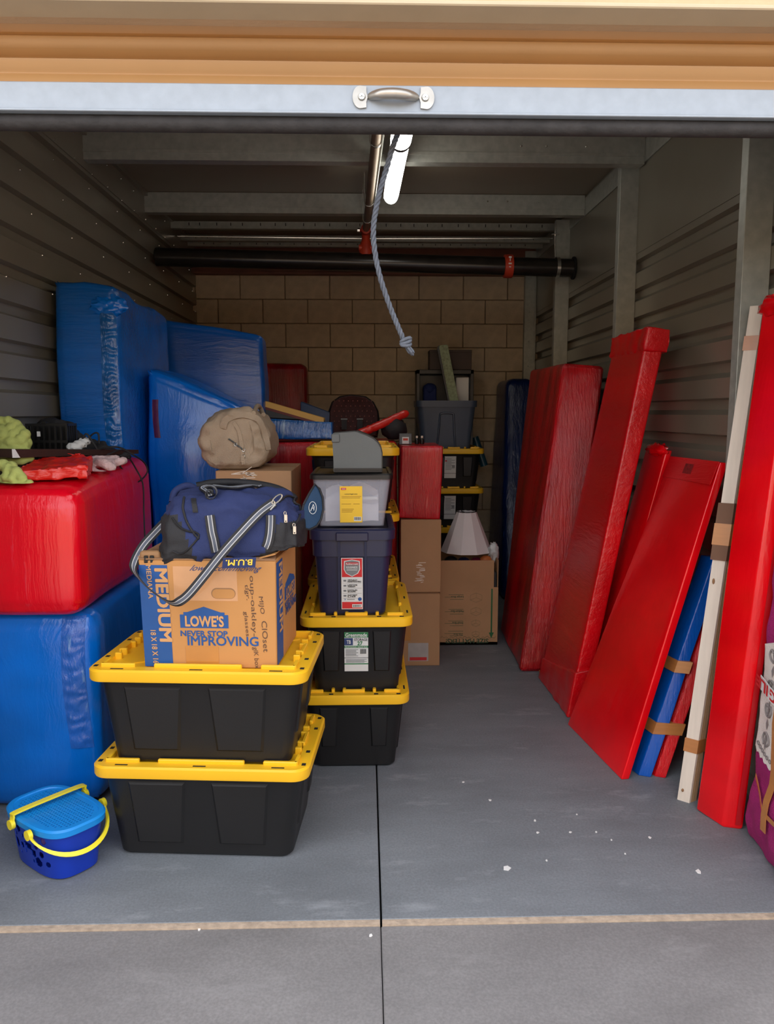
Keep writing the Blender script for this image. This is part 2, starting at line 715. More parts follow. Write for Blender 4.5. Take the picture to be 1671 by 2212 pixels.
M_labelw = mat('paper_label', srgb(216, 218, 216), 0.5, var=0.03)
M_labelg = mat('green_label_ink', srgb(52, 124, 76), 0.5, var=0.05)
M_labely = mat('yellow_label', srgb(240, 196, 58), 0.5, var=0.03)
M_labelr = mat('red_label_ink', srgb(200, 40, 44), 0.5, var=0.05)
M_ink = mat('black_ink', srgb(34, 36, 42), 0.6)
M_greyink = mat('grey_ink', srgb(120, 124, 126), 0.6)
M_tape = mat('brown_tape', srgb(178, 116, 62), 0.3, var=0.08, stretch=(1, 1, 8), coat=0.3)
M_tapec = mat('clear_tape_glare', srgb(226, 214, 198), 0.25, var=0.1, coat=0.4)
M_tapeb = mat('parcel_tape', srgb(188, 128, 58), 0.25, var=0.08, coat=0.5)
M_navyc = mat('navy_canvas', srgb(36, 48, 92), 0.85, var=0.12, scale=12, bump=0.25, bscale=240)
M_blackc = mat('black_nylon', srgb(30, 30, 33), 0.7, var=0.15, scale=20, bump=0.2, bscale=260)
M_web_w = mat('white_webbing', srgb(180, 180, 180), 0.8)
M_web_g = mat('grey_webbing', srgb(88, 94, 106), 0.8)
M_beige = mat('beige_canvas', srgb(172, 154, 132), 0.9, var=0.1, scale=10, bump=0.3, bscale=200)
M_lime = mat('lime_terry', srgb(176, 186, 104), 0.95, var=0.14, scale=16, bump=0.25, bscale=320)
M_pinkt = mat('pale_printed_towel', srgb(206, 180, 178), 0.95, var=0.28, scale=28, bump=0.5, bscale=260)
M_brownb = mat('dark_brown_laminate', srgb(56, 36, 32), 0.4, var=0.15, stretch=(1, 8, 8))
M_bluebk = mat('royal_blue_plastic', srgb(14, 52, 168), 0.35, var=0.05)
M_bluelid = mat('sky_blue_plastic', srgb(24, 140, 222), 0.38, var=0.04)
M_yelh = mat('lemon_plastic', srgb(240, 222, 52), 0.35, var=0.04)
M_wood = mat('pale_wood', srgb(218, 206, 190), 0.7, var=0.07, scale=5, stretch=(9, 9, 0.6))
M_ply = mat('plywood_edge', srgb(190, 158, 118), 0.75, var=0.14, scale=40, stretch=(12, 12, 0.5))
M_brownc = mat('brown_sleeve', srgb(112, 80, 60), 0.75, var=0.12)
M_mag = mat('magenta_fleece', srgb(152, 22, 96), 0.95, var=0.14, scale=14, bump=0.6, bscale=220)
M_cream = mat('cream_fleece', srgb(226, 216, 208), 0.95, var=0.06, scale=14, bump=0.6, bscale=220)
M_greyf = mat('grey_fleece', srgb(130, 122, 120), 0.95, var=0.1, bump=0.5)
M_shade = mat('white_lampshade', srgb(216, 212, 212), 0.7, var=0.04)
M_seat = mat('dotted_seat_cloth', srgb(62, 34, 34), 0.9, var=0.2, scale=30, bump=0.2)
M_foam = mat('speckled_green_foam', srgb(150, 162, 130), 0.8, var=0.3, scale=50, bump=0.4)
M_redw = wrap_mat('red_film', RED, 'd', 0.22, 0.24, band=0.2)
M_redv = wrap_mat('red_film_streaky', srgb(214, 4, 22), 'z', 0.8, 0.24, light=srgb(214, 62, 68), band=0.55, freq=2.4)
M_redd = wrap_mat('red_film_cross', srgb(218, 3, 18), 'y', 0.5, 0.28, band=0.18)
M_redc = wrap_mat('red_film_cube', srgb(228, 4, 32), 'z', 0.3, 0.24, light=srgb(222, 52, 70), band=0.1, freq=1.2, coat=0.2)
M_reds = wrap_mat('orange_red_film', srgb(216, 40, 30), 'x', 0.7, 0.3, band=0.2)
M_bluew = wrap_mat('blue_film', BLUE, 'd', 0.35, 0.26, band=0.2)
M_blueh = wrap_mat('blue_film_level', srgb(2, 104, 200), 'x', 0.45, 0.26, light=srgb(24, 106, 196), band=0.25, freq=1.6)
M_blued = wrap_mat('blue_film_dark', srgb(2, 90, 180), 'x', 0.25, 0.3, band=0.3)
M_navyw = wrap_mat('navy_film', srgb(12, 36, 92), 'z', 0.9, 0.25, light=srgb(40, 70, 130), band=0.3)
M_blues = wrap_mat('blue_film_glare', srgb(26, 108, 190), 'd', 1.0, 0.2, light=srgb(168, 196, 216), band=0.4, freq=1.6)  # pale streaks put the film's glare into the colour

# ================================================================== THE SETTING
XL, XR, YD, YB, ZC = -1.53, 1.56, 2.24, 7.39, 3.07


def empty_struct(name, loc=(0, 0, 0)):
    o = bpy.data.objects.new(name, None)
    COL.objects.link(o)
    o.location = loc
    return struct(o)


floor = empty_struct('floor')
for lo, hi, m, nm in (((-1.75, YD + .012, -.12), (.040, 7.7, 0), M_conc, 'slab'), ((.046, YD + .012, -.12), (1.75, 7.7, 0), M_conc, 'slab'),
                      ((-7, -2.2, -.14), (.040, YD - .012, -.006), M_apron, 'slab'), ((.0425, -2.2, -.14), (7, YD - .012, -.006), M_apron, 'slab')):
    bm = nbm(); box(bm, lo, hi, .003)
    link(nm, bm, m, floor)
bm = nbm(); box(bm, (-1.75, YD - .012, -.12), (.039, YD + .012, -.001)); box(bm, (.046, YD - .012, -.12), (1.75, YD + .012, -.001))
link('joint_strip', bm, M_filler, floor)
bm = nbm(); box(bm, (.030, 1.0, -.2), (.055, 7.6, -.05)); link('joint_gap', bm, M_dark, floor)
bm = nbm(); box(bm, (-22, -11, -.14), (22, -2.22, -.008)); struct(link('pavement', bm, M_asph))

# paint chips and bits of paper lying on the slab
bm = nbm()
for (x, y, s) in ((1058, 1729, 5), (1155, 1773, 4), (1160, 1799, 4), (1231, 1798, 4), (1287, 1798, 3), (1402, 1810, 4), (1094, 1876, 8), (1509, 1884, 7),
                  (1320, 1815, 3), (800, 2018, 4), (430, 2005, 4), (1000, 1690, 3), (1245, 1760, 3), (1350, 1845, 3), (1180, 1860, 3)):
    p = PZ(x, y)
    zz = 0 if p.y > YD else -.006
    q = [V((p.x + s * .0017 * math.cos(a) * random.uniform(.5, 1.2), p.y + s * .002 * math.sin(a) * random.uniform(.5, 1.2), zz + .0005)) for a in (0, 1.2, 2.4, 3.7, 5.0)]
    prism(bm, q, (0, 0, .002))
o = solo('paint_chips', bm, M_white, 'scattered small white paint chips on the grey concrete floor', 'debris', (0.5, 2.7, 0))
o['kind'] = 'stuff'

# --- left wall: ribbed sheet, plain top angle, screws
wl = empty_struct('wall_left', (XL, 0, 0))
bm = nbm()
prof = [(0.0, 0.0)]
zc = 2.825 - .1645 * 17
while zc < 2.9:
    prof += [(0, zc - .038), (-.032, zc - .022), (-.032, zc + .018), (0, zc + .026)]
    zc += .1645
prof.append((0, 2.90))
Y0, Y1 = YD + .05, YB
loft(bm, [[V((x, Y0, z)) for x, z in prof], [V((x, Y1, z)) for x, z in prof]], False, False, False)
link('ribbed_sheet', bm, M_wall, wl)
bm = nbm(); box(bm, (.001, Y0, 2.872), (.005, Y1, ZC)); box(bm, (.001, Y0, ZC - .03), (.03, Y1, ZC)); link('top_angle', bm, M_wall, wl)
bm = nbm(); box(bm, (-.17, Y0 - .3, -.1), (-.05, Y1 + .3, 3.3)); link('outer_skin', bm, M_wall, wl)
bm = nbm()
for z in (2.88, 3.0):
    for i in range(16):
        y = 3.3 + i * .27
        bmesh.ops.create_icosphere(bm, subdivisions=1, radius=.0055, matrix=Matrix.Translation((.006, y, z + random.uniform(-.006, .006))))
for k in range(5):
    z = 2.825 - .1645 * k - .04
    for i in range(9):
        bmesh.ops.create_icosphere(bm, subdivisions=1, radius=.005, matrix=Matrix.Translation((.001, 3.1 + i * .5 + .1 * k, z)))
o = link('screw_heads', bm, M_steel, wl); o['kind'] = 'stuff'

# --- right wall: flat sheet above, ribbed below, studs, track
wr = empty_struct('wall_right', (XR, 0, 0))
bm = nbm()
prof = [(0, 0)]
zc = 2.39 - .161 * 14
while zc < 2.45:
    prof += [(0, zc - .044), (.030, zc - .020), (.030, zc + .022), (0, zc + .030)]
    zc += .161
prof.append((0, 2.52))
loft(bm, [[V((x, Y0, z)) for x, z in prof], [V((x, Y1, z)) for x, z in prof]], False, False, False)
link('ribbed_sheet', bm, M_wall, wr)
bm = nbm(); box(bm, (-.004, Y0, 2.455), (0.0, Y1, ZC)); link('flat_sheet', bm, M_wall, wr)
bm = nbm(); box(bm, (-.012, Y0, ZC - .14), (-.005, Y1, ZC - .02)); link('top_track', bm, M_galv, wr)
bm = nbm(); box(bm, (.05, Y0 - .3, -.1), (.17, Y1 + .3, 3.3)); link('outer_skin', bm, M_wall, wr)
for i, y in enumerate((3.085, 4.63, 6.15, 7.31)):
    bm = nbm()
    x0, x1 = 1.452 - XR, -.001
    # C section opening away from the door
    box(bm, (x0, y, 0), (x1, y + .004, 2.99), .001)
    box(bm, (x0, y + .004, 0), (x0 + .004, y + .055, 2.99))
    box(bm, (x0 + .004, y + .051, 0), (x0 + .016, y + .055, 2.99))
    if i == 3:
        box(bm, (x0 - .0, y - .012, 0), (x0 + .012, y, 2.99)); box(bm, (x1 - .02, y - .012, 0), (x1 - .008, y, 2.99))
        for z in (1.6, 1.98, 2.2, 2.46):
            bmesh.ops.create_icosphere(bm, subdivisions=1, radius=.008, matrix=Matrix.Translation((x0 + .045, y, z)))
    st = link('stud', bm, M_galv, wr)
    bm = nbm(); box(bm, (x0 - .006, y - .004, 2.93), (x1, y - .0005, 3.0)); link('stud_clip', bm, M_galv, st)

# --- back wall of concrete blocks under a red oxide beam
wb = empty_struct('wall_back', (0, YB, 0))
bm = nbm(); box(bm, (-1.75, .006, 0), (1.75, .2, 3.3)); link('mortar', bm, M_mortar, wb)
PITCHB = .2152
blk = None
top = 2.792
for r in range(13):
    z1 = top - r * PITCHB
    off = -1.135 if r % 2 == 0 else -1.135 + .2033
    for k in range(-2, 8):
        x0 = off + .4066 * k
        if x0 > 1.62 or x0 + .4 < -1.6:
            continue
        if blk is None:
            bm = nbm(); box(bm, (.004, -.018, -PITCHB + .004), (.4026, .02, -.004), .004)
            blk = link('block', bm, M_block, wb)
            b = blk
        else:
            b = bpy.data.objects.new('block', blk.data); COL.objects.link(b); b.parent = wb
        b.location = (x0, random.uniform(-.001, .0015), z1)
bm = nbm()
box(bm, (-1.6, -.05, 2.80), (1.6, -.038, 3.08)); box(bm, (-1.6, -.12, 2.785), (1.6, -.02, 2.80)); box(bm, (-1.6, -.1, 3.08), (1.6, -.02, 3.095))
struct(link('steel_beam', bm, M_beam, wb))

# --- ceiling with purlins
ce = empty_struct('ceiling', (0, 0, ZC))
for y0, y1 in ((YD - .1, 4.5), (4.5, 5.72), (5.72, 6.9), (6.9, YB + .1)):
    bm = nbm(); box(bm, (-1.7, y0 + .002, 0), (1.7, y1 - .002, .02)); link('panel', bm, M_ceil, ce)
for y, zb, zt in ((4.52, -.15, -.004), (5.72, -.135, -.004)):
    bm = nbm()
    box(bm, (XL, y, zb), (XR - .014, y + .004, zt)); box(bm, (XL, y, zb - .004), (XR - .014, y + .075, zb)); box(bm, (XL, y + .071, zb), (XR - .014, y + .075, zb + .02))
    box(bm, (XL, y - .006, zb + .035), (XR - .014, y, zb + .05)); 
    pl = link('purlin', bm, M_galv, ce)
    bm = nbm()
    for sx in (.86, 1.0, 1.22):
        bmesh.ops.create_icosphere(bm, subdivisions=1, radius=.007, matrix=Matrix.Translation((sx, y - .001, zb + .085)))
    o = link('screw_heads', bm, M_steel, pl); o['kind'] = 'stuff'
# pair of slotted angles and a rod in front of the beam
for y, z, h in ((6.46, -.075, .05), (6.78, -.10, .04), (7.05, -.09, .03)):
    bm = nbm(); box(bm, (XL, y, z), (XR - .014, y + .004, z + h)); box(bm, (XL, y, z - .004), (XR - .014, y + .05, z)); a = link('slotted_angle', bm, M_galv, ce)
    bm = nbm()
    for i in range(26):
        xs_ = -1.4 + .112 * i + random.uniform(-.02, .02); box(bm, (xs_, y - .002, z + h * .35), (xs_ + .006, y - .0005, z + h * .8))
    o = link('slots', bm, M_dark, a); o['kind'] = 'stuff'
bm = nbm(); tube(bm, [(XL + .02, 6.62, -.105), (0, 6.62, -.115), (XR - .03, 6.62, -.105)], .007, 6); link('hanging_rod', bm, M_steel, ce)
bm = nbm(); box(bm, (-7, 1.95, 3.35), (7, 8.4, 3.5)); struct(link('roof', bm, M_asph))

# --- street front around the opening and the building across the lane
fr = empty_struct('facade', (0, YD, 0))
hz = PY(1671, 25, 2.06).z
for lo, hi in (((-7, -.22, -.1), (-1.46, -.02, 3.36)), ((1.46, -.22, -.1), (7, -.02, 3.36)), ((-1.46, -.18, hz + .012), (1.46, -.02, 3.36))):
    bm = nbm(); box(bm, lo, hi); link('panel', bm, M_stucco, fr)
bm = nbm(); box(bm, (-1.46, -.19, hz), (1.46, -.10, hz + .012), .003); link('header_trim', bm, M_head, fr)
for s in (-1, 1):
    bm = nbm(); box(bm, (s * 1.43 - .03, -.02, 0), (s * 1.43 + .03, .05, hz + .2)); link('door_track', bm, M_galv, fr)
bm = nbm(); box(bm, (-20, -9.4, -.1), (20, -9.0, 3.4)); struct(link('opposite_facade', bm, M_stucco))

# --- roll-up door
dr = empty_struct('door_1', (0, 2.2, 2.33))
bm = nbm()
zz = lambda y: PY(840, y, 2.2).z - 2.33
cp = [(0, zz(197)), (0, zz(170)), (.004, zz(167)), (.004, zz(163)), (0, zz(160)), (-.004, zz(136)), (.010, zz(130)), (.034, zz(125)), (.030, zz(119)), (.004, zz(112)), (-.004, zz(100)), (-.004, zz(88)),
      (.006, zz(82)), (.008, zz(76)), (.0, zz(66)), (-.004, zz(56)), (.012, zz(40)), (.022, zz(22)), (.022, zz(5)), (.004, zz(-8)), (-.002, zz(-40)), (.02, zz(-70)), (.0, zz(-100)), (0, zz(-260))]
loft(bm, [[V((-1.44, y, z)) for y, z in cp], [V((1.44, y, z)) for y, z in cp]], False, False, False)
link('curtain', bm, M_door, dr, 50)
bm = nbm()
box(bm, (-1.44, -.012, zz(249)), (1.44, .012, zz(188)), .002); box(bm, (-1.44, -.026, zz(254)), (1.44, .03, zz(248.5)), .0015)
bb = link('bottom_bar', bm, M_bar, dr)
bm = nbm(); tube(bm, [(-1.44, .012, zz(268)), (0, .012, zz(268)), (1.44, .012, zz(268))], .022, 10); link('rubber_seal', bm, M_rubber, dr, 60)
# cast lift handle with two bolt plates
hd = link('handle', nbm(), M_chrome, dr)
bm = nbm()
y0 = -.014
pa, pb = PY(797, 214, 2.2), PY(900, 216, 2.2)
A = V((pa.x, y0, pa.z - 2.33)); B = V((pb.x, y0, pb.z - 2.33))
pts = spline([A, A + V((.014, -.012, .0)), A + V((.034, -.026, -.002)), (A + B) / 2 + V((0, -.028, -.001)), B + V((-.034, -.026, -.002)), B + V((-.014, -.012, .0)), B], 5)
n = len(pts)
tube(bm, pts, [.0075 + .0062 * math.sin(PI * i / (n - 1)) ** .6 for i in range(n)], 10)
bm.to_mesh(hd.data); bm.free(); hd.data.polygons.foreach_set('use_smooth', [True] * len(hd.data.polygons))
for s, c in ((-1, PY(781, 215, 2.2)), (1, PY(917, 217, 2.2))):
    cx, cz = c.x, c.z - 2.33
    bm = nbm()
    out = []
    for i in range(19):
        a = PI / 2 + PI * i / 18
        out.append(V((cx - s * (-.006) + s * -math.cos(a) * -.022 * 1.0, y0 + .002, cz + .030 * math.sin(a))))
    out = [V((cx + s * (.004 + .020 * math.sin(PI * i / 18)), y0 + .002, cz + .028 * math.cos(PI * i / 18))) for i in range(19)]
    out += [V((cx - s * .012, y0 + .002, cz - .026)), V((cx - s * .012, y0 + .002, cz - .012)), V((cx - s * .016, y0 + .002, cz)), V((cx - s * .012, y0 + .002, cz + .012)), V((cx - s * .012, y0 + .002, cz + .026))]
    prism(bm, out, (0, -.006, 0)); link('bolt_plate', bm, M_chrome, hd)
    bm = nbm()
    Mx = Matrix.Translation((cx, y0 - .006, cz)) @ Matrix.Rotation(PI / 2, 4, 'X')
    bmesh.ops.create_cone(bm, cap_ends=True, segments=16, radius1=.011, radius2=.008, depth=.006, matrix=Mx)
    box(bm, (cx - .007, y0 - .0105, cz - .0012), (cx + .007, y0 - .009, cz + .0012)); box(bm, (cx - .0012, y0 - .0105, cz - .007), (cx + .0012, y0 - .009, cz + .007))
    link('bolt', bm, M_steel, hd)

# pull rope knotted at the end
rt = thing('pull_rope', 'grey twisted pull rope with knotted frayed end hanging from the door bar', 'rope', (PY(862, 283, 2.3).x, 2.3, PY(862, 283, 2.3).z))
path = spline([PY(x, y, 2.3 + .00022 * (y - 283)) for x, y in ((862, 281), (850, 312), (835, 362), (821, 410), (811, 455), (806, 500), (811, 555), (824, 610), (841, 660), (857, 700), (872, 736))], 14)
for k in range(3):
    bm = nbm()
    pts = []
    for i, p in enumerate(path):
        t = (path[min(i + 1, len(path) - 1)] - path[max(i - 1, 0)]).normalized()
        a = V((0, 1, 0)).cross(t).normalized(); b = t.cross(a)
        ph = i * .52 + 2 * PI * k / 3
        pts.append(p + (a * math.cos(ph) + b * math.sin(ph)) * .0042)
    tube(bm, pts, .0043, 6); local(bm, rt); link('strand', bm, M_rope, rt, 90)
bm = nbm()
kc = PY(876, 739, 2.4)
for k in range(3):
    pts = [kc + V((math.cos(a) * .014, math.sin(a) * .013, .006 * (k - 1) + .006 * math.sin(a + k))) for a in [2 * PI * i / 14 for i in range(15)]]
    tube(bm, pts, .0055, 6)
local(bm, rt); link('knot', bm, M_rope, rt, 90)
bm = nbm()
for k in range(9):
    e = PY(888 + 1.3 * (k - 3), 764 + random.uniform(-4, 6), 2.4 + random.uniform(-.01, .01))
    tube(bm, spline([kc, (kc + e) / 2 + V((random.uniform(-.005, .005), random.uniform(-.006, .006), 0)), e], 4), [.0042] * 8 + [.0015], 5)
local(bm, rt); link('frayed_end', bm, M_rope, rt, 90)
bm = nbm()
tube(bm, [rt.location + V((.006 + .010 * math.cos(a), 0, .012 + .020 * math.sin(a))) for a in [2 * PI * i / 14 for i in range(15)]], .0026, 6)
local(bm, rt); link('hook_ring', bm, M_steel, rt, 90)
bm = nbm(); zr = rt.location.z; box(bm, (rt.location.x - .012, 2.205, zr + .026), (rt.location.x + .024, 2.306, zr + .032)); local(bm, rt); link('hook_plate', bm, M_steel, rt)

# --- lamp, sprinkler pipes
lx0, lx1 = .215, .178
lp = thing('strip_light', 'lit white strip light fixture hanging under the metal ceiling', 'lamp', (.2, 4.8, ZC - .02))
A, B = PZ(868, 300, 2.865), PZ(843, 440, 2.865)
ax = (B - A).normalized(); sd = V((ax.y, -ax.x, 0))
bm = nbm(); prism(bm, [A + sd * .05 + V((0, 0, .03)), A - sd * .05 + V((0, 0, .03)), B - sd * .045 + V((0, 0, .03)), B + sd * .045 + V((0, 0, .03))], (0, 0, .018)); local(bm, lp); link('housing', bm, M_white, lp)
bm = nbm()
rings = []
L = (B - A).length
for s in (0.10, .11, .13, .5, .9, .95, .98, 1.0):
    f = 1.0 if s < .93 else math.sqrt(max(0.02, 1 - ((s - .93) / .071) ** 2))
    c = A + ax * (L * s)
    rings.append([c + sd * (.046 * f * math.cos(a)) + V((0, 0, .03 - .05 * f * math.sin(a))) for a in [PI * i / 12 for i in range(13)]])
loft(bm, rings); local(bm, lp); link('diffuser', bm, M_lamp, lp, 60)
bm = nbm()
loft(bm, [[A + ax * (L * s) + sd * (.052 * math.cos(a)) + V((0, 0, .03 - .054 * math.sin(a))) for a in [PI * i / 12 for i in range(13)]] for s in (0.0, .085)]); local(bm, lp); ecp = link('end_cap', bm, M_lamp, lp, 60)
bm = nbm()
loft(bm, [[A + ax * (L * s) + sd * (.053 * math.cos(a)) + V((0, 0, .03 - .055 * math.sin(a))) for a in [PI * .12 + PI * .76 * i / 12 for i in range(13)]] for s in (.075, .105)], False, False, False); local(bm, lp); link('cap_crescent', bm, M_greyp, ecp)  # dark grey crescent between end cap and diffuser
bm = nbm(); box(bm, (A.x - .045, A.y - .16, 2.900), (A.x + .045, A.y - .005, 2.907)); tube(bm, [(A.x + .0, A.y - .1, ZC), (A.x, A.y - .1, 2.89), (A.x + .01, A.y - .1, 2.87)], .006, 6); local(bm, lp); link('hanger', bm, M_galv, lp)
for dy in (.55, 1.1):
    bm = nbm(); c = A + ax * dy; box(bm, (c.x - .012, c.y - .01, 2.905), (c.x + .012, c.y + .01, ZC)); local(bm, lp); link('bracket', bm, M_galv, lp)

YP = 5.99
zp = PY(700, 566, YP).z
sp = thing('sprinkler_main', 'black sprinkler main pipe crossing the unit below the ceiling', 'pipe', (0, YP, zp))
bm = nbm(); tube(bm, [(XL + .005, 0, .03), (0, 0, 0), (XR - .01, 0, -.035)], .066, 20); link('pipe', bm, M_pipe, sp, 60)
cx = PY(1097, 570, YP).x
bm = nbm()
loft(bm, [[V((cx + s, .085 * f * math.cos(a), -.024 + .085 * f * math.sin(a))) for a in [2 * PI * i / 18 for i in range(18)]] for s, f in ((-.032, .82), (-.03, .98), (0, 1.0), (.03, .98), (.032, .82))])
cpl = link('coupling', bm, M_orange, sp, 40)
bm = nbm()
for k, (w, h) in enumerate(((.02, .012), (.006, .02), (.022, .01), (.014, .006))):
    box(bm, (cx - w / 2, -.0865, .02 - k * .022), (cx + w / 2, -.083, .02 - k * .022 + h))
o = link('cast_marks', bm, M_white, cpl)
cx = PY(1203, 575, YP).x
bm = nbm()
ring = [V((cx, .072 * math.cos(a), -.03 + .072 * math.sin(a))) for a in [2 * PI * i / 24 for i in range(25)]]
ribbon(bm, ring, V((.025, 0, 0)), thick=.004); tube(bm, [(cx - .02, -.02, .04), (cx - .024, -.01, .14), (cx - .024, -.01, .30)], .006, 6); box(bm, (cx - .05, -.03, .20), (cx + .005, .0, .206)); link('hanger_clamp', bm, M_steel, sp, 40)
bm = nbm()
tube(bm, [(XR - .02, 0, -.035), (XR - .008, 0, -.035)], .082, 20); link('wall_sleeve', bm, M_dark, sp, 40)

bp = thing('sprinkler_branch', 'thin brown branch pipe running along the ceiling to a red fitting', 'pipe', (.03, 4.5, 2.92))
A, B = PZ(816, 262, 2.925), PY(790, 500, YP)
bm = nbm(); tube(bm, [A, (A + B) / 2, B + V((0, -.02, 0))], .025, 12); local(bm, bp); link('pipe', bm, M_bpipe, bp, 60)
bm = nbm(); tube(bm, [A + V((.034, 0, .0)), B + V((.034, -.12, 0))], .006, 6); local(bm, bp); link('conduit', bm, M_galv, bp, 60)
for y in (4.2, 5.25, 5.65):
    t = (y - A.y) / (B.y - A.y); c = A + (B - A) * t
    bm = nbm(); ribbon(bm, [c + V((.03 * math.cos(a), 0, .03 * math.sin(a))) for a in [PI + PI * i / 12 for i in range(13)]], V((0, .02, 0)), thick=.003)
    for s in (-1, 1):
        box(bm, (c.x + s * .03 - .002, y - .008, c.z), (c.x + s * .03 + .002, y + .008, ZC))
    local(bm, bp); link('pipe_strap', bm, M_steel, bp)
Bz = zp
bm = nbm()
tube(bm, [(B.x, YP, zp + .05), (B.x, YP, zp + .11), (B.x, YP, zp + .16), (B.x, YP, B.z + .03)], [.05, .052, .03, .034], 14)
tube(bm, [(B.x - .052, YP - .02, zp + .10), (B.x + .052, YP - .02, zp + .10)], .022, 10)
tube(bm, [(B.x, YP - .09, B.z), (B.x, YP + .02, B.z)], .036, 12); tube(bm, [(B.x - .05, YP - .06, B.z - .005), (B.x + .05, YP - .06, B.z - .005)], .012, 8)
local(bm, bp); f_ = link('red_tee', bm, M_orange, bp, 50)
bm = nbm(); tube(bm, [(B.x - .062, YP - .06, B.z - .005), (B.x - .045, YP - .06, B.z - .005)], .014, 6); local(bm, bp); link('bolt', bm, M_steel, f_, 50)

# ================================================================== STORAGE TOTES
def panel_on(bm, org, xv, yv, n, w0, w1, h, d, mi=0):
    """raised trapezoid on a face: org = bottom centre, xv/yv unit vectors in the face, n outward"""
    o, x, y, n = V(org), V(xv), V(yv), V(n)
    q = [o - x * w0 + y * 0, o + x * w0, o + x * w1 + y * h, o - x * w1 + y * h]
    b = d * 1.2
    q2 = [o - x * (w0 - b) + y * b, o + x * (w0 - b) + y * b, o + x * (w1 - b) + y * (h - b), o - x * (w1 - b) + y * (h - b)]
    loft(bm, [[p - n * .002 for p in q], [p + n * d for p in q2]], False, True, True, mi)


def make_tote(label, W=.777, D=.518, H=.353, name='storage_tote', group=None):
    """black tote with a yellow snap lid; long side along x"""
    t = thing(name, label, 'storage tote', group=group)
    hw, hd = W / 2, D / 2
    zb = H - .037
    b0, d0 = hw - .068, hd - .06
    b1, d1 = hw - .028, hd - .028
    bm = nbm()
    loft(bm, [rr(b0 - .012, d0 - .012, .03, 5, 0), rr(b0, d0, .04, 5, .012), rr(b0 + (b1 - b0) * .93, d0 + (d1 - d0) * .93, .05, 5, zb * .93), rr(b1, d1, .05, 5, zb * .95), rr(b1 + .008, d1 + .008, .05, 5, zb), rr(b1 + .008, d1 + .008, .05, 5, zb + .01)])
    sy = (d1 - d0) / zb
    sx = (b1 - b0) / zb
    for s in (-1, 1):
        for cx in (-.50, .44):
            c = V((cx * b0, s * (d0 + sy * .05), .05))
            yv = V((0, s * sy, 1)).normalized(); n = V((0, s, -sy)).normalized()
            panel_on(bm, c, (1, 0, 0), yv, n, .085 * W / .777, .105 * W / .777, zb - .075, .008)
        for cy in (-.60, .60):
            c = V((s * (b0 + sx * .10), cy * d0, .10))
            yv = V((s * sx, 0, 1)).normalized(); n = V((s, 0, -sx)).normalized()
            panel_on(bm, c, (0, 1, 0), yv, n, .034, .042, zb - .125, .006)
    link('body', bm, M_black, t, 30)
    # lid: skirt, flange, sunken deck with ribs, castellated ridge
    bm = nbm()
    r = .055
    loft(bm, [rr(hw - .012, hd - .012, r, 6, zb - .006), rr(hw - .002, hd - .002, r, 6, zb - .006), rr(hw, hd, r, 6, zb), rr(hw, hd, r, 6, H - .008), rr(hw - .006, hd - .006, r, 6, H - .002),
              rr(hw - .044, hd - .044, r - .015, 6, H - .002), rr(hw - .047, hd - .047, r - .018, 6, H - .012)], True, True)
    hi = H + .010
    e, k = .040, .014
    X0, Yo = hw - e, hd - e
    def wall(x0, y0, x1, y1, h=hi):
        box(bm, (min(x0, x1), min(y0, y1), H - .02), (max(x0, x1), max(y0, y1), h), .003)
    for s in (-1, 1):
        # long sides: corner piece, gap, long middle piece, gap, corner piece
        wall(-W * .20, s * Yo, W * .20, s * (Yo - k))
        for q in (-1, 1):
            wall(q * (X0 - .002), s * Yo, q * (X0 - .12), s * (Yo - k))
            wall(q * X0, s * (Yo - .002), q * (X0 - k), s * (Yo - .07))
        wall(s * X0, -D * .10, s * (X0 - k), D * .10)
        for q in (-1, 1):
            wall(s * (X0 - .005), q * D * .17, s * (X0 - .03), q * D * .20, H + .011)
            wall(s * (X0 - .005), q * D * .10, s * (X0 - .03), q * D * .07, H + .011)
    for a in (1, -1):
        q = V((hw - .09, a * (hd - .09), 0)); nrm = V((-q.y, q.x, 0)).normalized() * .006
        prism(bm, [q + nrm + V((0, 0, H - .0125)), q - nrm + V((0, 0, H - .0125)), -q - nrm + V((0, 0, H - .0125)), -q + nrm + V((0, 0, H - .0125))], (0, 0, .004))
    lid = link('lid', bm, M_yel, t, 30)
    bm = nbm()
    for s in (-1, 1):
        for x in (-W * .36, 0, W * .36):
            box(bm, (x - .022, s * (hd - .021) - .0035, H - .003), (x + .022, s * (hd - .021) + .0035, H - .0012))
        for y in (-D * .40, -D * .2, D * .2, D * .40):
            box(bm, (s * (hd * 0 + hw - .021) - .007, y - .009, H - .003), (s * (hw - .021) + .007, y + .009, H - .0012))
    o = link('lid_slots', bm, M_dark, lid); o['kind'] = 'stuff'
    return t


thA = math.radians(-4.2)
A1 = make_tote('bottom black tote with yellow lid of the front pair, standing on the floor', .752)
A1.location = (-.555, 2.815, 0); A1.rotation_euler = (0, 0, thA)
A2 = copy_thing(A1, (-.556, 2.815, .341), thA, 'upper black tote with yellow lid of the front pair, under the orange-brown moving carton')
GT = 'black totes with yellow lids'
for o in (A1, A2):
    o['group'] = GT

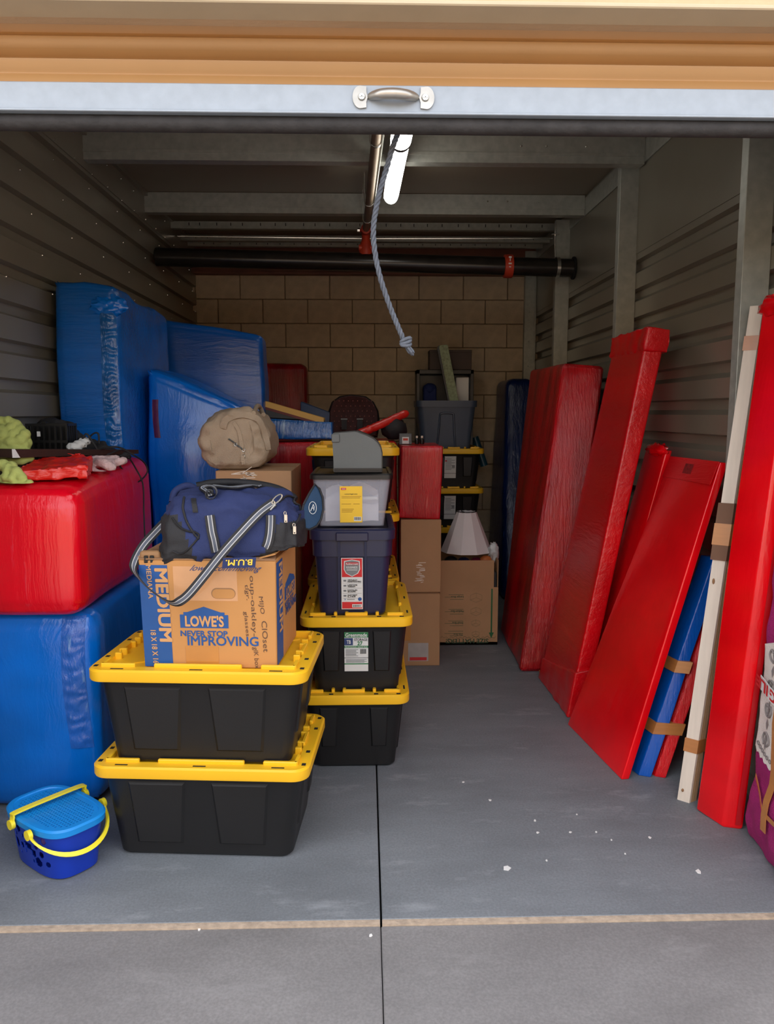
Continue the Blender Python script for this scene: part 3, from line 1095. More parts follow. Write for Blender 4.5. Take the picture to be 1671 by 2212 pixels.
WB_, DB_, HB_ = .73, .482, .353
B1 = make_tote('black tote with yellow lid on the floor under the tote with the green label', WB_, DB_, HB_, group=GT)
B1.location = (-.055, 3.605, 0); B1.rotation_euler = (0, 0, PI / 2)
B2 = copy_thing(B1, (-.042, 3.605, .341), PI / 2, 'black tote with a green and white label, below the navy bin', GT)
for i, z in enumerate((0, .341, .682, 1.023)):
    copy_thing(B1, (-.066, 4.385, z), PI / 2, ('lowest black yellow-lidded tote of the middle stack behind the navy bin', 'second lowest black tote of the middle stack behind the navy bin',
                                                'black yellow-lidded tote just under the topmost one behind the navy bin', 'topmost black tote of the middle stack, yellow lid behind the dark grey case')[i], GT)
DS = []
HD_ = .327
D0 = make_tote('', WB_, DB_, HD_, group=GT)
D0.location = (.70, 6.56, 0); D0.rotation_euler = (0, 0, PI / 2)
for i, z in enumerate((0, .315, .63, .945)):
    nm_ = ('lowest black tote of the rear right stack, at the foot of the block wall', 'second lowest black tote of the rear right stack, behind the white lampshade',
                                             'black tote with a small white label one below the top of the rear right stack', 'topmost rear right black tote with a tall white label, under the slate bin')[i]
    if i == 0:
        D0['label'] = nm_; DS.append(D0)
    else:
        DS.append(copy_thing(D0, (.70, 6.56, z), PI / 2, nm_, GT))


def tote_front(t, D=DB_, W=WB_, H=HB_):
    """function giving points on the short end facing the door (local -x end after the quarter turn)"""
    hw = W / 2
    zb = H - .037
    b0, b1 = hw - .068, hw - .028
    def f(u, z, lift=.0):
        return V((-(b0 + (b1 - b0) * min(1, z / zb)) - lift, -u, z))
    return f


# green label on B2
f = tote_front(B2)
bm = nbm()
def lab(bm, f, u0, u1, z0, z1, lift, mi):
    o = f(u0, z0); x = f(u1, z0) - o; y = f(u0, z1) - o
    patch(bm, o, x, y, lift, mi)
def ltext(bm, f, s, u0, u1, z0, z1, lift, mi, off=0.0):
    o = f(u0, z0); x = f(u1, z0) - o; y = f(u0, z1) - o
    letters(bm, s, o, x, y, lift, off, mi)
MS = [M_labelw, M_labelg, M_print2, M_ink, M_greyink, M_labelr]
u0, u1 = -.052, .050
z1, z0 = .282, .102
zz_ = lambda t: z1 + (z0 - z1) * t
uu = lambda t: u0 + (u1 - u0) * t
lab(bm, f, u0, u1, z0, z1, .004, 0)
lab(bm, f, u0, u1, zz_(.135), z1, .005, 1)
ltext(bm, f, 'Greenmade', uu(.05), uu(.95), zz_(.115), zz_(.02), .0056, 0, .02)
lab(bm, f, u0, uu(.36), zz_(.33), zz_(.15), .005, 2)
ltext(bm, f, 'TB', uu(.1), uu(.27), zz_(.29), zz_(.2), .0056, 0, .02)
ltext(bm, f, 'STORAGE', uu(.42), uu(.97), zz_(.22), zz_(.155), .005, 3, .01)
ltext(bm, f, '27', uu(.55), uu(.76), zz_(.33), zz_(.235), .005, 1, .03)
lab(bm, f, u0, u1, zz_(.40), zz_(.345), .005, 1)
ltext(bm, f, 'PROFESSIONAL GRADE BOX', uu(.03), uu(.97), zz_(.393), zz_(.355), .0056, 0, .0)
for i in range(7):
    lab(bm, f, uu(.05), uu(.5 if i % 3 else .58), zz_(.448 + .027 * i), zz_(.436 + .027 * i), .005, 4)
for i in range(9):
    lab(bm, f, uu(.66 + .03 * i), uu(.675 + .03 * i + (.008 if i % 2 else 0)), zz_(.55), zz_(.43), .005, 3)
lab(bm, f, uu(0), uu(1), zz_(.66), zz_(.645), .005, 4)
lab(bm, f, uu(0), uu(1), zz_(.82), zz_(.795), .005, 1)
for i in range(4):
    lab(bm, f, uu(.06), uu(.94 - .1 * (i % 2)), zz_(.70 + .025 * i), zz_(.688 + .025 * i), .005, 4)
o = link('label_sticker', bm, MS, B2); o['label'] = 'green and white product label'
# white labels on two of the rear totes
for t, zt, h in ((DS[3], .265, .175), (DS[2], .265, .19)):
    bm = nbm()
    f = tote_front(t, DB_, WB_, HD_)
    uu = lambda t_: -.075 + .092 * t_
    zz_ = lambda t_: zt - h * t_
    lab(bm, f, uu(0), uu(1), zt - h, zt, .004, 0)
    for i in range(9):
        lab(bm, f, uu(.08), uu(.9 if i % 2 else .6), zz_(.13 + .06 * i), zz_(.11 + .06 * i), .005, 4)
    for i in range(7):
        lab(bm, f, uu(.66 + .035 * i), uu(.68 + .035 * i), zz_(.52), zz_(.42), .005, 3)
    if t is DS[3]:
        lab(bm, f, uu(.05), uu(.2), zz_(.24), zz_(.18), .0055, 5)
    lab(bm, f, uu(0), uu(1), zz_(.79), zz_(.775), .005, 3)
    link('label_sticker', bm, MS, t)

# ================================================================== ORANGE-BROWN MOVING CARTON
ang = math.radians(-4.5)
ux, uy = V((math.cos(ang), math.sin(ang), 0)), V((-math.sin(ang), math.cos(ang), 0))
UZ = V((0, 0, 1))
p0 = PZ(314, 1440, .6855)
LB = thing('moving_carton', 'orange-brown moving carton with blue print on top of the front totes', 'box', (p0 + ux * .23 + uy * .2), 0)
CW, CD, CH = .455, .40, .372
def lc(u, d, z):
    """point on the carton: u across, d back, z up; it leans out a touch at the top left"""
    s = z / CH
    return p0 + ux * (u * (1 + .03 * s) - .014 * s) + uy * (d + .01 * s) + UZ * (z - .012 * (u / CW) * 0)
bm = hexa([lc(u, d, z) for z in (0, CH) for d in (0, CD) for u in (0, CW)], .003)
local(bm, LB); link('body', bm, M_box, LB)
# folded-back top flaps with a torn front edge
bm = nbm()
q = [lc(.0, -.002, CH), lc(.455, -.002, CH), lc(.44, .10, CH + .012), lc(.36, .10, CH + .006), lc(.25, .11, CH + .004), lc(.1, .1, CH + .008), lc(-.005, .09, CH + .012)]
prism(bm, q, (0, 0, .004)); local(bm, LB); link('flap', bm, M_card_in, LB)
bm = nbm()
prism(bm, [lc(-.012, .02, CH + .004), lc(.03, .0, CH + .004), lc(.08, .06, CH + .010), lc(.07, .36, CH + .012), lc(-.012, .36, CH + .012)], (0, 0, .004)); local(bm, LB); link('flap', bm, M_card, LB)
bm = nbm()
prism(bm, [lc(.40, .01, CH + .004), lc(.455, .0, CH + .02), lc(.46, .36, CH + .016), lc(.40, .36, CH + .004)], (0, 0, .004)); local(bm, LB); link('flap', bm, M_box, LB)


def F(u, t):
    """front face, u 0..1 across, t 0..1 from the top down"""
    return lc(u * CW, 0, CH * (1 - t))
def fp(bm, a, b, lift, mi=0):
    o = F(a[0], b[1]); patch(bm, o, F(b[0], b[1]) - o, F(a[0], a[1]) - o, lift, mi)
def ft(bm, s, a, b, lift, off=0.0, mi=0, down=False, shear=0.0):
    if down:    # reads from the top down
        o = F(a[0], a[1]); letters(bm, s, o, F(a[0], b[1]) - o, F(b[0], a[1]) - o, lift, off, mi, shear)
    else:
        o = F(a[0], b[1]); letters(bm, s, o, F(b[0], b[1]) - o, F(a[0], a[1]) - o, lift, off, mi, shear)

bm = nbm(); fp(bm, (.0, .05), (.215, .995), .0012); local(bm, LB); bp_ = link('blue_band', bm, M_print, LB)
bm = nbm()
# down-reading text: x axis runs down, letter tops face right -> build with x = down, y = right
o = F(.118, .085); letters(bm, 'MEDIUM', o, F(.128, .755) - o, F(.205, .085) - F(.118, .085), .0024, .035)
o = F(.055, .05); letters(bm, 'MEDIANA', o, F(.06, .36) - o, F(.09, .05) - F(.055, .05), .0024, .012)
o = F(.058, .655); letters(bm, '18 X 18 X 16', o, F(.066, .965) - o, F(.098, .655) - F(.058, .655), .0024, .02)
local(bm, LB); link('lettering', bm, M_tan_ink, bp_)
bm = nbm()
a, b = (.285, .50), (.645, .625)
out = [F(.285, .505), F(.312, .505), F(.312, .482), (F(.34, .482)), F(.465, .43), F(.59, .482), F(.618, .482), F(.618, .505), F(.645, .505), F(.645, .628), F(.285, .628)]
prism(bm, [p - uy * .0006 for p in out], -uy * .0008); local(bm, LB); lg = link('house_logo', bm, M_print, LB)
bm = nbm(); ft(bm, "LOWE'S", (.325, .515), (.61, .612), .0026, .035); local(bm, LB); link('lettering', bm, M_tan_ink, lg)
bm = nbm()
ft(bm, 'NEVER STOP', (.285, .655), (.635, .705), .0014, .03)
ft(bm, 'IMPROVING', (.335, .705), (.865, .79), .0014, .018)
local(bm, LB); link('slogan', bm, M_print, LB)
bm = nbm(); ft(bm, 'lowes.com/moving', (.36, .045), (.865, .115), .0014, .004, 0, False, .1); local(bm, LB); link('web_address', bm, M_print2, LB)
# pen writing, reading from the top down
bm = nbm()
for s, ua, ub, ta, tb in (('MIJO', .865, .905, .33, .49), ('ClOset', .89, .93, .555, .845), ('oup-oakley-', .80, .845, .14, .70), ('glK box', .815, .86, .80, 1.0), ('tlgr.', .765, .80, .22, .365), ('glasses', .755, .79, .47, .70)):
    o = F(ua, ta); letters(bm, s, o, F(ua + .012, tb) - o, F(ub, ta) - o, .0014, -.006, 0, .0)
local(bm, LB); link('pen_writing', bm, M_pen, LB)
# hand hole with its pushed-in flap
bm = nbm()
def oval(u0, u1, t0, t1, n=10):
    r = (t1 - t0) / 2; ru = r * CH / CW; tm = (t0 + t1) / 2
    pts = []
    for c, sgn in ((u1 - ru, 1), (u0 + ru, -1)):
        for i in range(n + 1):
            th = -PI / 2 + PI * i / n
            pts.append(F(c + sgn * ru * math.cos(th), tm + sgn * r * math.sin(th)))
    return pts
prism(bm, [p - uy * .0004 for p in oval(.525, .705, .255, .355)], -uy * .0004); local(bm, LB); hh = link('hand_hole_cut', bm, M_card_in, LB)
bm = nbm(); prism(bm, [p - uy * .001 for p in oval(.532, .70, .266, .352)], -uy * .0006); local(bm, LB); link('hand_hole_flap', bm, M_box, hh)
bm = nbm()
fp(bm, (.315, .80), (.565, .985), .0011)
local(bm, LB); link('parcel_tape', bm, M_tapeb, LB)
bm = nbm(); fp(bm, (.25, .06), (.72, .375), .0004); local(bm, LB); o = link('clear_tape', bm, mat('tape_over_card', srgb(202, 150, 104), 0.3, var=.1, coat=.3), LB)
# printed right-hand side
def S(d, t):
    return lc(CW, d * CD, CH * (1 - t))
bm = nbm(); o = S(.03, .98); patch(bm, o, S(.30, .98) - o, S(.03, .03) - o, .0012); local(bm, LB); sb = link('blue_band', bm, M_print, LB)
bm = nbm(); o = S(.13, .06); letters(bm, 'MEDIUM', o, S(.13, .7) - o, S(.27, .06) - o, .002, .03); local(bm, LB); link('lettering', bm, M_tan_ink, sb)
bm = nbm()
prism(bm, [S(d, t) + ux * .0006 for d, t in ((.40, .34), (.44, .34), (.44, .315), (.66, .26), (.88, .315), (.88, .34), (.92, .34), (.92, .47), (.40, .47))], ux * .0008); local(bm, LB); sl = link('house_logo', bm, M_print, LB)
bm = nbm(); o = S(.45, .455); letters(bm, "LOWE'S", o, S(.87, .455) - o, S(.45, .36) - o, .0026, .03); local(bm, LB); link('lettering', bm, M_tan_ink, sl)
bm = nbm(); o = S(.44, .62); letters(bm, 'IMPROVING', o, S(.98, .62) - o, S(.44, .545) - o, .0014, .03); o = S(.40, .54); letters(bm, 'NEVER STOP', o, S(.84, .54) - o, S(.40, .49) - o, .0014, .03); local(bm, LB); link('slogan', bm, M_print, LB)

# ================================================================== NAVY BIN, CLEAR FILE BOX, GREY CASE
NB = thing('storage_bin', 'navy blue plastic storage bin with red and white shield label', 'storage bin', (-.058, 3.53, .6835))
bm = nbm()
hb, db, ht, dt, HN = .142, .225, .166, .262, .378
loft(bm, [rr(hb - .01, db - .01, .03, 5, 0), rr(hb, db, .04, 5, .012), rr(ht - .006, dt - .006, .045, 5, HN * .70), rr(ht + .002, dt + .002, .045, 5, HN * .705), rr(ht + .004, dt + .004, .045, 5, HN * .9)], True, True)
slope = (dt - db) / HN
# recessed uprights on the front and ribs
for x in (-.085, .085):
    pass
box(bm, (-.062, -dt - .012, HN * .90), (.062, -dt + .01, HN * 1.0), .003)
for x in (-.056, .056):
    loft(bm, [[V((x - .005, -db - .012, .03)), V((x + .005, -db - .012, .03)), V((x + .006, -db + .01, .03)), V((x - .006, -db + .01, .03))], [V((x - .005, -dt - .014, HN * .9)), V((x + .005, -dt - .014, HN * .9)), V((x + .006, -dt + .01, HN * .9)), V((x - .006, -dt + .01, HN * .9))]])
link('body', bm, M_navyp, NB, 30)
bm = nbm()
loft(bm, [rr(ht + .004, dt + .004, .045, 5, HN * .895), rr(ht + .014, dt + .014, .05, 5, HN * .895), rr(ht + .016, dt + .016, .05, 5, HN), rr(ht + .008, dt + .008, .048, 5, HN + .006), rr(ht - .012, dt - .012, .04, 5, HN + .006), rr(ht - .014, dt - .014, .04, 5, HN - .012)], True, True)
rim = link('lid', bm, M_navyp, NB, 30)
bm = nbm(); box(bm, (-.068, -dt - .026, HN * .885), (.068, -dt - .014, HN * .985), .004); link('handle', bm, M_navyp, NB, 30)
fN = lambda u, z: V((u, -(db + (dt - db) * z / HN), z))
bm = nbm()
MS2 = [M_labelw, M_labelr, M_ink, M_greyink, M_print]
u0, u1, z1, z0 = -.047, .044, .262, .035
uu = lambda t: u0 + (u1 - u0) * t
zz_ = lambda t: z1 + (z0 - z1) * t
def lab2(a, b, c, d, lift, mi): lab(bm, fN, uu(a), uu(b), zz_(d), zz_(c), lift, mi)
def lt2(s, a, b, c, d, lift, mi, off=.0): ltext(bm, fN, s, uu(a), uu(b), zz_(d), zz_(c), lift, mi, off)
lab2(0, 1, 0, 1, .012, 0)
lab2(.03, .97, .012, .37, .0128, 1)
shield = [(.14, .06), (.5, .03), (.86, .06), (.88, .22), (.78, .30), (.5, .36), (.22, .30), (.12, .22)]
nN = V((0, -1, -slope)).normalized()
prism(bm, [fN(uu(a), zz_(b)) + nN * .0130 for a, b in shield], nN * .0004, 0)
prism(bm, [fN(uu(.5 + (a - .5) * .9), zz_(.195 + (b - .195) * .92)) + nN * .0136 for a, b in shield], nN * .0004, 3)
lab2(.2, .8, .085, .135, .0146, 1); lt2('Rubbermaid', .23, .77, .093, .128, .0152, 0, .02)
lt2('ROUGHNECK', .24, .76, .16, .20, .0146, 0, .03)
lab2(.25, .75, .225, .235, .0146, 0)
for i, (a, b) in enumerate((('VIRTUALLY', 'INDESTRUCTIBLE'), ('LIFETIME', 'WARRANTY'), ('HOLD', 'SHAPE'), ('SNAP TIGHT', 'LID'))):
    t = .415 + i * .098
    lt2(a, .30, .74, t, t + .022, .0128, 2, .02); lt2(b, .30, .92 if i == 0 else .66, t + .03, t + .052, .0128, 2, .02)
    lab2(.1, .23, t + .008, t + .042, .0128, 3)
    lab2(.06, .94, t + .072, t + .075, .0128, 3)
lt2('3', .12, .2, .79, .82, .0128, 4); lab2(.26, .62, .80, .812, .0128, 3)
c = fN(uu(.86), zz_(.80)); prism(bm, [c + V((.008 * math.cos(a), 0, .008 * math.sin(a))) + nN * .0124 for a in [2 * PI * i / 12 for i in range(12)]], nN * .0006, 4)
lab2(.03, .97, .855, .985, .0128, 1); lab2(.5, .95, .90, .965, .0134, 0)
for i in range(10):
    lab2(.54 + .036 * i, .556 + .036 * i + (.008 if i % 3 == 0 else 0), .912, .955, .014, 2)
o = link('label_sticker', bm, MS2, NB); o['label'] = 'red and white label with a grey shield'

CB = thing('file_box', 'clear plastic file box with black lid and yellow label, papers inside', 'box', (-.06, 3.525, 1.0685))
M_clear = mat('clear_plastic', srgb(206, 208, 220), 0.18, var=0.03, spec=0.5, alpha=.24)
bm = nbm()
o1 = [rr(.137, .19, .02, 4, .002), rr(.162, .215, .025, 4, .185), rr(.166, .219, .025, 4, .215)]
i1 = [rr(.163, .216, .025, 4, .215), rr(.159, .212, .025, 4, .185), rr(.134, .187, .02, 4, .006)]
loft(bm, o1 + i1, True, True)
link('body', bm, M_clear, CB, 30)
bm = nbm()
loft(bm, [rr(.168, .222, .028, 4, .205), rr(.176, .23, .03, 4, .205), rr(.176, .23, .03, 4, .222), rr(.168, .222, .028, 4, .228), rr(.158, .212, .025, 4, .228), rr(.155, .209, .025, 4, .222)])
bx = link('lid', bm, M_blackp, CB, 30)
bm = nbm()
fc = lambda u, z: V((u, -(.19 + .025 * z / .185), z))
u0, u1, z1, z0 = -.05, .045, .175, .018
uu = lambda t: u0 + (u1 - u0) * t
zz_ = lambda t: z1 + (z0 - z1) * t
MS3 = [M_labely, M_labelr, M_ink, M_labelw, mat('faint_label_ink', srgb(170, 132, 40), .6)]
def lab3(a, b, c, d, lift, mi): lab(bm, fc, uu(a), uu(b), zz_(d), zz_(c), lift, mi)
lab3(0, 1, 0, 1, .0025, 0); lab3(.06, .28, .045, .10, .0032, 1); lab3(.09, .25, .066, .08, .0038, 3)
ltext(bm, fc, 'Letter/legal tote', uu(.22), uu(.78), zz_(.235), zz_(.195), .0032, 2, .01)
for i, (a, b, c) in enumerate(((.08, .95, .27), (.08, .9, .31), (.08, .5, .48), (.6, .88, .48), (.08, .62, .62), (.08, .58, .66), (.08, .55, .70))):
    lab3(a, b, c, c + .014, .0032, 4)
lab3(.62, .96, .84, .96, .0032, 3)
for i in range(11):
    lab3(.65 + .026 * i, .662 + .026 * i + (.006 if i % 3 == 0 else 0), .85, .93, .0038, 2)
o = link('label_sticker', bm, MS3, CB); o['label'] = 'yellow product label'
# what is inside
for i in range(5):
    pp = None
M_paper = mat('loose_paper', srgb(226, 226, 232), 0.7, var=.05, bump=.1)
PAP = thing('paper_bundle', 'crumpled white papers and bags inside the clear file box', 'papers', (-.06, 3.52, 1.080))
bm = nbm()
for k in range(7):
    y = -.13 + .04 * k
    tl = random.uniform(-.3, .3)
    g = [[V((-.115 + .23 * a / 8, y + .012 * math.sin(a * 1.1 + k) , .004 + (.10 + .03 * math.sin(k * 2.1) + .03 * math.sin(a * .7 + k + tl * 5)) * b / 4 )) for a in range(9)] for b in range(5)]
    for r_ in g:
        for q in r_:
            q.y += .015 * noise.noise(q * 14 + V((k, 0, 0))) + (q.z - .05) * tl * .3
    loft(bm, g, False, False, False)
o = link('sheets', bm, M_paper, PAP, 60); o['kind'] = 'stuff'
bm = nbm(); ellipsoid(bm, (-.03, .03, .058), (.085, .11, .054), amp=.35, ns=3); bmesh.ops.subdivide_edges(bm, edges=bm.edges[:], cuts=1, use_grid_fill=True); crumple(bm, .012, 26)
link('plastic_bag', bm, mat('white_bag', srgb(214, 216, 224), .35, var=.08, bump=.3), PAP, 60)
bm = nbm(); box(bm, (.0, -.168, .10), (.11, -.15, .115), .002); link('folder_edge', bm, M_labelw, PAP)

GC = thing('plastic_case', 'dark grey plastic case with one curved top corner on the clear file box', 'case', (-.04, 3.45, 1.2975))
bm = nbm()
qa = lambda x, y: PY(x, y, 3.37)
out = [(720, 1019), (719, 952), (717, 950), (717, 935), (768, 931), (792, 940), (806, 947), (815, 955), (821, 965), (824, 978), (824, 1019)]
pts = [qa(*p) for p in out]
lowz = 1.2975
dz = lowz - pts[0].z
prism(bm, [p + V((0, 0, dz)) for p in pts], (0, .22, 0))
bmesh.ops.bevel(bm, geom=[e for e in bm.edges], offset=.003, segments=2, affect='EDGES')
local(bm, GC); link('shell', bm, M_greyp, GC, 30)
bm = nbm(); a = qa(722, 1010) + V((0, 0, dz)); b = qa(822, 1018) + V((0, 0, dz)); box(bm, (a.x - .001, 3.366, lowz - .0), (b.x + .004, 3.372, a.z)); local(bm, GC); link('base_strip', bm, M_blackp, GC)
bm = nbm(); a = qa(716, 954) + V((0, 0, dz)); b = qa(733, 936) + V((0, 0, dz)); box(bm, (a.x, 3.362, a.z), (b.x, 3.3695, b.z), .002); local(bm, GC); link('latch', bm, M_greyp, GC)
bm = nbm()
prism(bm, [p + V((.0015, 0, .0015 + dz)) for p in [qa(*q) for q in out[4:11]]] + [p + V((-.004, 0, -.004 + dz)) for p in reversed([qa(*q) for q in out[4:11]])], (0, .205, 0)); bmesh.ops.translate(bm, vec=(0.003, .012, 0.002), verts=bm.verts[:]); local(bm, GC); link('edge_strip', bm, M_blackp, GC)

# ================================================================== BROWN BOXES BEHIND, TAN BAG
KB = thing('cardboard_carton', 'tall plain brown cardboard carton under the tan canvas bag', 'box', (-.512, 3.87, 0))
bm = hexa(brick8((-.172, -.27, 0), (.172, .27, 1.288)), .003); link('body', bm, M_card, KB)
bm = nbm(); box(bm, (-.171, -.004, 1.2875), (.171, .004, 1.2905)); link('flap_seam', bm, M_card_in, KB)
bm = nbm()
for k in range(18):
    x = -.085 + random.uniform(-.02, .075); z = 1.275 + random.uniform(-.055, .006)
    L = random.uniform(.02, .07); a = random.uniform(-.9, .9) if k % 2 else random.uniform(-.15, .15)
    patch(bm, (x, -.2705, z), (L * math.cos(a), 0, L * math.sin(a)), (0, 0, .0035), .001)
o = link('torn_tape', bm, M_tapec, KB); o['kind'] = 'stuff'

TB = thing('canvas_bag', 'tan canvas duffel bag seen from its end, on the tall brown carton', 'bag', (-.61, 3.84, 1.29))
bm = nbm()
Lb = .46
secs = []
for s in (0, .02, .07, .16, .35, .65, .88, .97, 1.0):
    f_ = (.62 if s in (0, 1.0) else .88 if s in (.02, .97) else 1.0)
    ring = []
    for i in range(32):
        a = 2 * PI * i / 32
        cx, cz = math.cos(a), math.sin(a)
        x = .160 * f_ * abs(cx) ** .55 * (1 if cx > 0 else -1)
        z = .138 * abs(cz) ** .6 * (1 if cz > 0 else -1) * (f_ if f_ > .65 else .74)
        if z > 0:
            x *= 1 - .36 * (z / .138) ** 1.8
        ring.append(V((x, -.20 + Lb * s, .140 + z)))
    secs.append(ring)
loft(bm, secs)
bmesh.ops.subdivide_edges(bm, edges=bm.edges[:], cuts=2, use_grid_fill=True)
for v in bm.verts:
    if v.co.z > .015:
        v.co += V((noise.noise(v.co * 9), noise.noise(v.co * 9 + V((3, 3, 3))), noise.noise(v.co * 9 + V((7, 7, 7))))) * .014
        if v.co.y < -.12:       # gathered folds running in to the middle of the end
            a = math.atan2(v.co.z - .12, v.co.x + .0)
            r_ = math.hypot(v.co.z - .12, v.co.x)
            v.co.y += .011 * math.sin(a * 7 + 3 * noise.noise(v.co * 6)) * min(1, r_ / .07) - .02 * max(0, 1 - r_ / .09)
    v.co.z = max(v.co.z, .001)
crumple(bm, .010, 19, 2)
for v in bm.verts:
    v.co.z = max(v.co.z, .001)
bmesh.ops.recalc_face_normals(bm, faces=bm.faces[:])
from mathutils.bvhtree import BVHTree
TBV = BVHTree.FromBMesh(bm)
link('body', bm, M_beige, TB, 75)
def on_tb(x, y, lift):
    d_ = _ray(x, y).normalized()
    loc, n_, i_, ds = TBV.ray_cast(EYE - V(TB.location), d_)
    if loc is None:
        loc, n_, i_, ds = TBV.find_nearest(PY(x, y, 3.7) - V(TB.location))
    n_ = n_ if n_.dot(d_) < 0 else -n_
    return loc + n_ * lift, n_
def band_on(pts, w, lift, thick):
    q = [on_tb(k.x, k.y, lift) for k in spline([V((a, b, 0)) for a, b in pts], 5)]
    P_, N_ = [a for a, b in q], [b for a, b in q]
    for _ in range(3):
        P_ = [P_[0]] + [(P_[i - 1] + P_[i] * 2 + P_[i + 1]) / 4 for i in range(1, len(P_) - 1)] + [P_[-1]]
        N_ = [N_[0]] + [(N_[i - 1] + N_[i] + N_[i + 1]).normalized() for i in range(1, len(N_) - 1)] + [N_[-1]]
    W_ = [((P_[min(i + 1, len(P_) - 1)] - P_[max(i - 1, 0)]).cross(N_[i])).normalized() * w for i in range(len(P_))]
    b_ = nbm(); ribbon(b_, P_, W_, thick=thick); return b_
link('carry_handle', band_on([(482, 925), (487, 908), (505, 899), (530, 897), (552, 905), (565, 925), (573, 950), (577, 972)], .030, .008, .005), M_beige, TB, 60)
link('seam_band', band_on([(505, 912), (516, 930), (521, 955), (524, 985), (526, 1002)], .016, .004, .004), M_beige, TB, 60)
bm = nbm(); tube(bm, spline([on_tb(546, 894, .008)[0], on_tb(552, 886, .022)[0], on_tb(560, 889, .018)[0], on_tb(566, 898, .008)[0]], 5), .011, 8); link('grab_loop', bm, M_beige, TB, 60)
bm = nbm(); tube(bm, [on_tb(k.x, k.y, .004)[0] for k in spline([V((a, b, 0)) for a, b in ((494, 948), (504, 955), (512, 962), (521, 968), (526, 976))], 4)], .004, 6)
link('zip', bm, M_greyp, TB, 60)
for x, y in ((509, 960), (526, 972), (526, 986)):
    c_, n_ = on_tb(x, y, .008)
    bm = nbm()
    tube(bm, [c_ + V((.0065 * math.cos(a), 0, .008 * math.sin(a))) for a in [2 * PI * i / 10 for i in range(11)]], .002, 5)
    link('zip_ring', bm, M_chrome, TB, 60)

# ================================================================== LEFT SIDE: WRAPPED FURNITURE
from mathutils.bvhtree import BVHTree


def bvh_of(bm):
    bmesh.ops.recalc_face_normals(bm, faces=bm.faces[:])
    return BVHTree.FromBMesh(bm)


def front_at(bvh, x, z, lift, y0=0.0):
    """point on the door side of a piece at x, z, lifted off its film"""
    loc, n_, i_, d_ = bvh.ray_cast(V((x, y0, z)), V((0, 1, 0)))
    return (loc - V((0, lift, 0))) if loc else None


def film_strip(bvh, xf, w, z0, z1, n, m, amp, freq, lift=.003):
    g = []
    for i in range(n + 1):
        z = z0 + (z1 - z0) * i / n
        row = []
        for j in range(m + 1):
            x = xf(z) + w * (j / m - .5)
            p = front_at(bvh, x, z, lift)
            if p is None:
                break
            k = math.sin(PI * j / m) ** .5
            p.y -= amp * k * (1 + math.sin(z * freq + 5 * noise.noise(V((x * 26, 0, z * 14)))))
            row.append(p)
        if len(row) == m + 1:
            g.append(row)
    b_ = nbm()
    loft(b_, g, False, False, False)
    return b_


# armchair in blue film with the red cube on top of it
c = brick8((-1.50, 2.97, 0.0), (-1.035, 3.86, .80))
bm = soft(c, .085, .05, .012, 3.2, 1.0, bulge=.012, nr=5)
for v in bm.verts:      # shallow hollow where the film is drawn in, flare at the foot
    if v.co.z < .22 and v.co.x < -1.42:
        v.co.x -= .03 * (1 - v.co.z / .22)
    t = math.exp(-((v.co.z - .36) / .05) ** 2)
    if v.co.x < -1.44:
        v.co.x += .03 * t
    v.co.z -= .02 * max(0, min(1, (v.co.y - 3.0) / .9)) * 0
    v.co.x = max(v.co.x, -1.528); v.co.z = min(max(v.co.z, 0), .79 + .03 * (v.co.y - 2.9))
WR = 'furniture wrapped in coloured film'
AV = bvh_of(bm)
o = solo('wrapped_armchair', bm, M_bluew, 'blue film-wrapped upholstered piece on the floor under the red wrapped cube', 'wrapped furniture', (-1.27, 3.4, 0), 60, WR)
bm = film_strip(AV, lambda z: -1.125 + .02 * (.75 - z) + .006 * math.sin(z * 9), .085, .25, .775, 90, 8, .0022, 120)
bmesh.ops.translate(bm, vec=-V(o.location), verts=bm.verts[:])
x_ = link('gathered_film_glint', bm, wrap_mat('blue_film_highlight', srgb(40, 108, 208), 'd', .8, .2, light=srgb(130, 170, 214), band=.25, freq=1.6), o, 60); x_['label'] = 'puckered strip of film with the corner highlight in its pale colour'  # highlight of the rounded corner painted in as paler film

c = [(-1.515, 2.91, .785), (-1.062, 2.895, .785), (-1.515, 3.88, .815), (-1.03, 3.86, .815), (-1.515, 2.925, 1.275), (-1.068, 2.925, 1.275), (-1.515, 3.87, 1.345), (-1.045, 3.87, 1.345)]
bm = soft(c, .082, .045, .006, 3.5, 4.0, bulge=.008, nr=6)
o = solo('wrapped_cube', bm, M_redc, 'large cube wrapped in shiny red film, standing on the blue wrapped piece', 'wrapped furniture', (-1.28, 3.38, .79), 60, WR)
RC = o
ztop = lambda y: 1.283 + (y - 2.92) * .072

# sofa stood on its end: tall back slab against the wall
c = [(-1.505, 3.95, 0), (-1.175, 3.90, 0), (-1.505, 4.93, 0), (-1.175, 4.93, 0), (-1.505, 3.93, 2.20), (-1.19, 3.90, 2.155), (-1.505, 4.92, 2.21), (-1.195, 4.92, 2.14)]
bm = soft(c, .05, .05, .010, 3.0, 8.0, bulge=.012, nr=4)
for v in bm.verts:
    if v.co.z > 1.9:
        v.co.z -= .05 * max(0, noise.noise(v.co * 4)) + .03 * max(0, (v.co.y - 4.5))
TV = bvh_of(bm)
TS = solo('wrapped_sofa', bm, M_blueh, 'tall sofa end in blue film standing upright against the left ribbed wall', 'wrapped furniture', (-1.34, 4.4, 0), 60, WR)
bm = film_strip(TV, lambda z: -1.225 + .03 * (1.4 - z) + .008 * math.sin(z * 7), .075, 1.30, 2.04, 150, 9, .0034, 150)
bmesh.ops.translate(bm, vec=-V(TS.location), verts=bm.verts[:])
o = link('gathered_film_glint', bm, M_blues, TS, 60)  # puckered film; the specular edge is painted as pale streaks
o['label'] = 'puckered strip of gathered film with the edge highlight in its pale colour'
bm = nbm()
